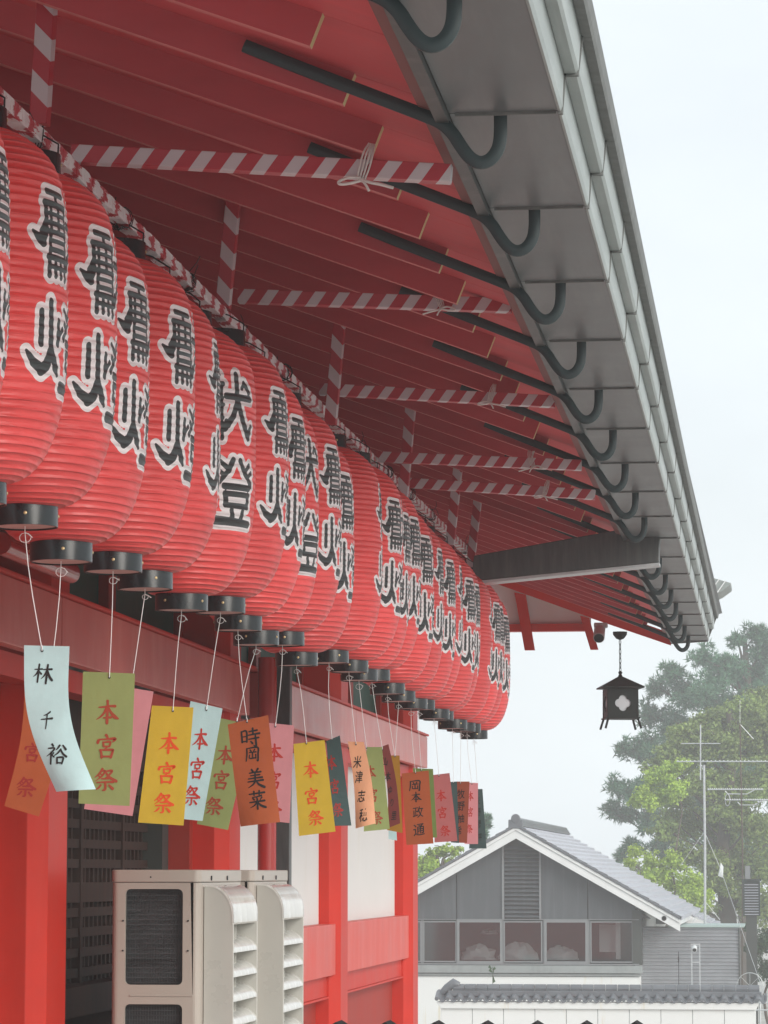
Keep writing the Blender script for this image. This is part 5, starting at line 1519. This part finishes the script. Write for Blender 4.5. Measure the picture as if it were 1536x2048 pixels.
mb = MB(); mb.tube([(xa_ - .30, YT + .2, zt3 + .10), (xa_ - .12, YT + .2, zz + .10), (xa_ + .02, YT + .2, zz + .20), (xa_ + .12, YT + .2, zz + .16)], .07, 10, rad=[.05, .09, .10, .06]); wp(mb, 'end_ornament', M['tile'], smooth=True)
# small weed on the wall
mb = MB(); p = W(985, 1975, YT + .22)
for k in range(14):
    an = random.uniform(0, 6.28); l_ = random.uniform(.04, .1); z0 = random.uniform(.0, .36)
    mb.add([(0, 0, z0), (l_ * cos(an), l_ * sin(an) * .3, z0 + .04), (l_ * .6 * cos(an), l_ * .3 * sin(an), z0 + .09)], [(0, 1, 2)])
mb.tube([(0, 0, 0), (.01, 0, .42)], .006, 4)
o = mb.obj('weed', M['bushleaf']); o.location = p; tag(o, 'little weed growing out of the tile coping', 'weed')
# right of the wall: railing
mb = MB()
for yy in (2006, 2020): a = W(1508, yy, 66); b = W(1545, yy, 66); mb.tube([(a.x, 66, a.z), (b.x + 2, 66, b.z)], .02, 6)
for px in (1520, 1540): a = W(px, 2000, 66); mb.tube([(a.x, 66, a.z), (a.x, 66, -3.5)], .02, 6)
o = mb.obj('steel_railing', M['steel']); tag(o, 'low steel railing at the lower right corner', 'railing')

# ------------------------------------------------------------------ aerials
def yagi(mb, px0, px1, py, Y, n, el=.10, tilt=.0):
    a, b = W(px0, py, Y), W(px1, py, Y)
    mb.tube([a, b], .016, 6)
    for i in range(n):
        c = a.lerp(b, (i + .5) / n)
        mb.tube([c + Vector((0, -el, -.0)), c + Vector((0, el, .0))], .009, 5)
        mb.tube([c + Vector((-.02, 0, .03)), c + Vector((.02, 0, -.01))], .009, 5)
YA = 78.0
p = W(1408, 1900, YA)
t = thing('television_aerial', 'tall steel aerial mast with a cross and a long toothed boom, left of two', 'aerial', (p.x, YA, -2.0), 'television aerials above the annexe')
to = t.location.copy()
def ap(mb, nm, m='steel'):
    o = mb.obj(nm, M[m], t, True); o.location = -to; return o
mb = MB(); mb.tube([(p.x, YA, -2.2), W(1410, 1700, YA), W(1408, 1530, YA)], .03, 8, rad=[.034, .032, .028]); ap(mb, 'mast')
mb = MB(); mb.tube([W(1401, 1560, YA - .1), W(1401, 1450, YA - .1)], .018, 8); mb.tube([W(1362, 1487, YA - .1), W(1441, 1487, YA - .1)], .013, 6); ap(mb, 'cross_rods')
mb = MB(); yagi(mb, 1353, 1536, 1523, YA, 22); ap(mb, 'toothed_boom')
mb = MB(); yagi(mb, 1415, 1527, 1579, YA, 26, .07); ap(mb, 'short_boom')
mb = MB(); mb.tube([W(1409, 1664, YA), W(1360, 1732, YA)], .006, 5); mb.tube([W(1409, 1664, YA), W(1440, 1735, YA), W(1536, 2010, 72)], .006, 5); mb.tube([W(1409, 1805, YA), W(1385, 1845, YA)], .006, 5); mb.tube([W(1412, 1805, YA), W(1440, 1840, YA)], .006, 5); ap(mb, 'stay_wire')
mb = MB(); c = W(1441, 1740, YA)
mb.add([(c.x - .06, YA, c.z - .14), (c.x + .06, YA, c.z - .18), (c.x + .07, YA + .02, c.z + .08), (c.x + .01, YA, c.z + .18), (c.x - .02, YA - .03, c.z - .02)], [(0, 1, 4), (1, 2, 4), (2, 3, 4), (3, 0, 4)])
o = mb.obj('snagged_plastic', M['cloth']); tag(o, 'scrap of white plastic caught on the aerial stay wire', 'scrap')
YB = 82.0
p = W(1483, 1900, YB)
t = thing('television_aerial', 'thinner rusty aerial mast with bowed elements, right of two', 'aerial', (p.x, YB, -2.0), 'television aerials above the annexe')
to = t.location.copy()
mb = MB(); mb.tube([(p.x, YB, -2.2), W(1485, 1700, YB), W(1480, 1448, YB)], .02, 8); ap(mb, 'mast', 'bark')
mb = MB(); mb.tube([W(1480, 1446, YB), W(1480, 1400, YB)], .006, 5); mb.tube([W(1480, 1448, YB), W(1507, 1478, YB)], .010, 5); ap(mb, 'top_rod')
mb = MB(); yagi(mb, 1450, 1560, 1600, YB, 24, .07)
for (x0, x1, y, s_) in ((1450, 1500, 1588, -1), (1475, 1515, 1610, 1)):
    mb.tube([W(x0, y - 6 , YB), W(x0 + 6, y, YB), W(x1 - 6, y, YB), W(x1 + 12, y - 10, YB)], .014, 6)
mb.tube([W(1455 + 5 * cos(u), 1600 + 12 * sin(u), YB) for u in [j * pi / 6 for j in range(13)]], .008, 5)
ap(mb, 'lower_boom')
# machine with slats beneath it
a, b = W(1485, 1758, 80), W(1521, 1832, 80)
t = thing('slatted_machine', 'black-green slatted cooling box on a stand at the right edge', 'machine', ((a.x + b.x) / 2, 80.2, -3.5))
to = t.location.copy()
mb = MB(); mb.box(a.x + .04, b.x - .04, 80.05, 80.5, b.z, a.z - .05); o = mb.obj('casing', M['machine'], t); o.location = -to
mb = MB(); mb.box(a.x - .02, b.x + .03, 80.0, 80.6, a.z - .048, a.z); mb.box(a.x, a.x + .04, 80.0, 80.05, b.z, a.z - .05); mb.box(b.x - .04, b.x, 80.0, 80.05, b.z, a.z - .05); o = mb.obj('frame', M['machine'], t); o.location = -to
z = b.z + .03
while z < a.z - .1:
    mb = MB(); mb.box(a.x + .045, b.x - .045, 80.0, 80.03, z, z + .018); o = mb.obj('slat', M['tilelight'], t); o.location = -to; z += .065
mb = MB(); mb.box(a.x + .07, b.x - .09, 80.1, 80.4, -3.5, b.z - .002); o = mb.obj('stand', M['jamb'], t); o.location = -to
mb = MB(); c = W(1496, 1745, 80); mb.box(c.x - .07, c.x + .05, 80.15, 80.3, a.z + .002, a.z + .32); o = mb.obj('top_box', M['frame'], t); o.location = -to
# roof corner of another hall peeping over the eave end
mb = MB(); p0, p1, p2, p3 = W(1405, 1150, 40), W(1462, 1166, 40), W(1418, 1205, 40), W(1400, 1215, 40)
mb.prism([(p0.x, p0.z), (p1.x, p1.z), (p1.x - .01, p1.z - .02), (p1.x - .12, p1.z - .10), (p2.x - .05, p2.z + .04), (p3.x - .3, p2.z + .1), (-11.5, p2.z + .2), (-11.5, p0.z + 1.4), (-6, p0.z + 1.2)], 40, 41.0)
roof2 = thing('side_hall_roof', 'pale green tip of another roof peeping past the far end of the eave', 'roof', (-4.5, 43, -3.5)); o = mb.obj('roof_tip', M['fascia'], roof2); o.location = -roof2.location
mb = MB()
for i in range(4):
    u = .15 + i * .22; c = p0.lerp(p1, u); mb.tube([(c.x, 39.98, c.z + .01), (c.x - .12, 39.97, c.z - .16)], .008, 5)
o = mb.obj('roof_batten', M['whitewood'], roof2); o.location = -roof2.location
mb = MB(); mb.box(-11, -5.4, 40.05, 45.5, -3.5, p2.z + .25); o = mb.obj('hall_body', M['red'], roof2); o.location = -roof2.location

# ================================================================== TREES
def tree(name, label, Y, clusters, m, trunk, leaf=.14, dens=1.0, kind='leaf', group=None, cat='tree', depth=1.0, limbs=True):
    """clusters: (px, py, radius px) surveyed at depth Y; trunk: (px, radius m)"""
    pm = Y / FPX
    base = W(trunk[0], 1745, Y); base.z = -3.5
    r_ = np.random.default_rng(len(clusters) * 7 + int(Y))
    t = thing(name, label, cat, base, group)
    cs = []
    for (px, py, rr) in clusters:
        dy = r_.uniform(-1, 1) * depth * min(3.5, rr * pm * 2.0)
        c = W(px, py, Y); c.y += dy
        cs.append((np.array(c - base), rr * pm))
    P_, Nn, U_, S_ = [], [], [], []
    for (c, R) in cs:
        # sub-clumps on the cluster, so its outline is uneven
        nsub = max(6, int(30 * dens))
        dirs = r_.normal(size=(nsub, 3)); dirs /= np.linalg.norm(dirs, axis=1)[:, None]
        for d in dirs:
            sc = c + d * R * r_.uniform(.1, .95) * np.array([1, 1, .85]); sr = R * r_.uniform(.24, .42)
            n = int(dens * (sr / leaf) ** 2 * 13) + 5
            q_ = r_.normal(size=(n, 3)); q_ /= np.linalg.norm(q_, axis=1)[:, None]
            rad = r_.uniform(.25, 1.05, (n, 1)) ** .6
            P_.append(sc + q_ * rad * sr * np.array([1.15, 1.15, .72])); 
            nn = q_ + r_.normal(size=(n, 3)) * .6 + np.array([0, 0, .5]); Nn.append(nn)
    P = np.concatenate(P_); N_ = np.concatenate(Nn); N_ /= np.linalg.norm(N_, axis=1)[:, None]
    n = len(P)
    rv = r_.normal(size=(n, 3))
    if kind == 'needle': rv = rv * .7 + N_ * .0 + np.array([0, 0, .6])
    u = np.cross(N_, rv); u /= np.linalg.norm(u, axis=1)[:, None] + 1e-9
    v = np.cross(N_, u)
    s = leaf * r_.uniform(.6, 1.25, (n, 1))
    if kind == 'needle':
        ln, wd = 1.25, .13
        # three crossed slivers per tuft
        vs = []
        for k in range(4):
            a = r_.uniform(-.9, .9, (n, 1))
            dd = (N_ * .8 + u * np.sin(a * 2) + v * np.cos(a * 3) * .6); dd /= np.linalg.norm(dd, axis=1)[:, None]
            w_ = np.cross(dd, rv); w_ /= np.linalg.norm(w_, axis=1)[:, None] + 1e-9
            vs.append(np.stack([P - w_ * s * wd, P + w_ * s * wd, P + dd * s * ln], 1))
        V = np.concatenate(vs, 0).reshape(-1, 3); k_ = 3
    else:
        bend = N_ * s * .18
        V = np.stack([P - u * s * .5, P - v * s * .30 + bend, P + u * s * .5, P + v * s * .30 + bend], 1).reshape(-1, 3); k_ = 4
    F = np.arange(len(V), dtype=np.int32)
    me = bpy.data.meshes.new('crown'); me.vertices.add(len(V)); me.vertices.foreach_set('co', V.astype(np.float32).ravel())
    me.loops.add(len(F)); me.loops.foreach_set('vertex_index', F)
    me.polygons.add(len(F) // k_); me.polygons.foreach_set('loop_start', np.arange(0, len(F), k_, dtype=np.int32))
    me.update(calc_edges=True); me.materials.append(M[m])
    link('crown', me, t)
    mb = MB()
    H = max(c[2] for c, _ in cs) - .3
    tx = trunk[1]
    pts = [Vector((sin(i * 1.3) * .12 * i / 3, cos(i) * .1, H * i / 7)) for i in range(8)]
    mb.tube(pts, tx, 10, rad=[tx * (1 - .11 * i) for i in range(8)]); mb.obj('trunk', M['bark'], t, True)
    if limbs:
        mb = MB()
        for (c, R) in cs:
            c = Vector(c); z0 = max(.8, min(H * .95, c.z - abs(c.x) * .55 - .5)); st = Vector((0, 0, z0))
            md = st.lerp(c, .55) + Vector((random.uniform(-.2, .2), 0, random.uniform(-.1, .25)))
            mb.tube([st, md, c], .05, 6, rad=[.06, .035, .014])
            for _ in range(4):
                e = c + Vector((random.uniform(-1, 1), random.uniform(-1, 1), random.uniform(-.4, 1))) * R * .8
                mb.tube([md.lerp(c, .6), c.lerp(e, .5) + Vector((0, 0, .05)), e], .02, 4, rad=[.03, .018, .007])
        mb.obj('limbs', M['bark'], t)
    return n
tot = 0
tot += tree('pine_tree', 'tall hazy blue-green pine tree filling the right side behind the hanging iron lamp', 125,
    [(1475, 1282, 22), (1512, 1268, 30), (1540, 1300, 60), (1405, 1318, 36), (1345, 1345, 30), (1312, 1375, 30), (1365, 1385, 46), (1440, 1340, 48), (1500, 1350, 60), (1420, 1400, 60),
     (1302, 1428, 34), (1350, 1450, 50), (1470, 1420, 60), (1560, 1400, 80), (1275, 1500, 36), (1320, 1510, 46), (1246, 1502, 16), (1238, 1575, 26), (1272, 1590, 36), (1315, 1580, 50),
     (1222, 1622, 22), (1255, 1626, 28), (1300, 1640, 38), (1340, 1660, 40), (1390, 1500, 70), (1320, 1700, 30), (1420, 1600, 80), (1600, 1500, 100), (1500, 1550, 90), (1460, 1700, 80), (1560, 1700, 80), (1262, 1695, 20), (1240, 1715, 12)],
    'pine', (1490, .42), .20, .85, 'needle')
tot += tree('camphor_tree', 'broad olive green tree in front of the pine, behind the aerials', 108,
    [(1525, 1396, 42), (1490, 1425, 42), (1440, 1440, 38), (1400, 1450, 36), (1352, 1474, 34), (1335, 1520, 36), (1375, 1465, 34), (1470, 1460, 50), (1420, 1480, 44), (1310, 1545, 28), (1345, 1600, 40), (1330, 1660, 34), (1390, 1510, 46), (1450, 1500, 50), (1515, 1480, 56), (1560, 1450, 60), (1360, 1570, 44), (1420, 1570, 50), (1480, 1570, 54),
     (1540, 1560, 60), (1380, 1640, 50), (1440, 1650, 56), (1500, 1650, 56), (1560, 1660, 60), (1370, 1710, 40), (1430, 1730, 50), (1490, 1730, 50), (1550, 1740, 60), (1400, 1790, 44), (1470, 1800, 50), (1540, 1810, 60), (1345, 1640, 30), (1455, 1690, 44), (1445, 1770, 40), (1470, 1620, 50)],
    'camphor', (1455, .40), .135, 1.1)
tot += tree('lime_green_tree', 'bright yellow-green young foliage at the left flank of the olive green tree', 104,
    [(1335, 1545, 30), (1305, 1560, 28), (1290, 1590, 26), (1268, 1602, 18), (1325, 1595, 30), (1355, 1530, 26), (1350, 1575, 30), (1300, 1612, 18)],
    'lime', (1350, .06), .11, 1.0, limbs=False, group='lime green trees at the house')
tot += tree('lime_green_tree', 'low yellow-green tree rising just over the silvery house roof', 100,
    [(1300, 1722, 28), (1270, 1708, 20), (1325, 1745, 30), (1350, 1770, 34), (1262, 1725, 14), (1345, 1720, 28), (1385, 1770, 36), (1400, 1800, 36), (1300, 1755, 22)],
    'lime', (1335, .08), .11, .9, limbs=False, group='lime green trees at the house')
tot += tree('round_shrub', 'dark green clipped shrub at the right edge beside the annexe', 84,
    [(1520, 1890, 30), (1545, 1880, 40), (1500, 1850, 16), (1530, 1935, 34), (1560, 1950, 40), (1505, 1900, 20)],
    'bushleaf', (1535, .06), .07, 1.0, cat='shrub', limbs=False)
tot += tree('garden_tree', 'small bright green tree between the last red post and the grey gable', 96,
    [(858, 1712, 22), (885, 1700, 20), (912, 1702, 16), (865, 1745, 30), (900, 1735, 28), (840, 1730, 30), (935, 1715, 14), (835, 1770, 40), (900, 1770, 36)],
    'lime', (880, .09), .10, 1.0)
tot += tree('pine_sapling', 'wispy pine top just right of the last slate green strip', 98, [(976, 1636, 7), (972, 1650, 8), (968, 1668, 10), (960, 1690, 14)], 'pine', (962, .05), .12, 1.2, 'needle')
for i, (px, w_) in enumerate(((1250, 40), (1700, 90), (1900, 100), (620, 80), (300, 90), (20, 90))):
    tree('background_tree', ['dim tree low behind the silvery roof', 'olive tree outside the right edge of the photo', 'second olive tree far to the right', 'tree hidden behind the shrine hall', 'second tree hidden behind the shrine hall', 'third tree hidden behind the shrine hall'][i], 132,
         [(px + random.uniform(-1, 1) * w_ * 1.2, 1745 - random.uniform(-60, 200 if i else 20), w_ * random.uniform(.6, 1)) for _ in range(7)], 'camphor', (px, .25), .30, .5, group='trees at the back')
print('leaves', tot)

# ================================================================== RAIN HAZE
mb = MB(); mb.box(-120, 120, -30, 185, -4.5, 20)
hz = mb.obj('haze', []); hz['kind'] = 'stuff'
hm = bpy.data.materials.new('rain_haze'); hm.use_nodes = True
nt = hm.node_tree; nt.nodes.clear()
o_ = nt.nodes.new('ShaderNodeOutputMaterial'); pv = nt.nodes.new('ShaderNodeVolumePrincipled')
pv.inputs['Color'].default_value = (.93, .96, .97, 1); pv.inputs['Density'].default_value = .0023; pv.inputs['Anisotropy'].default_value = .1
nt.links.new(pv.outputs[0], o_.inputs['Volume'])
hz.data.materials.append(hm)
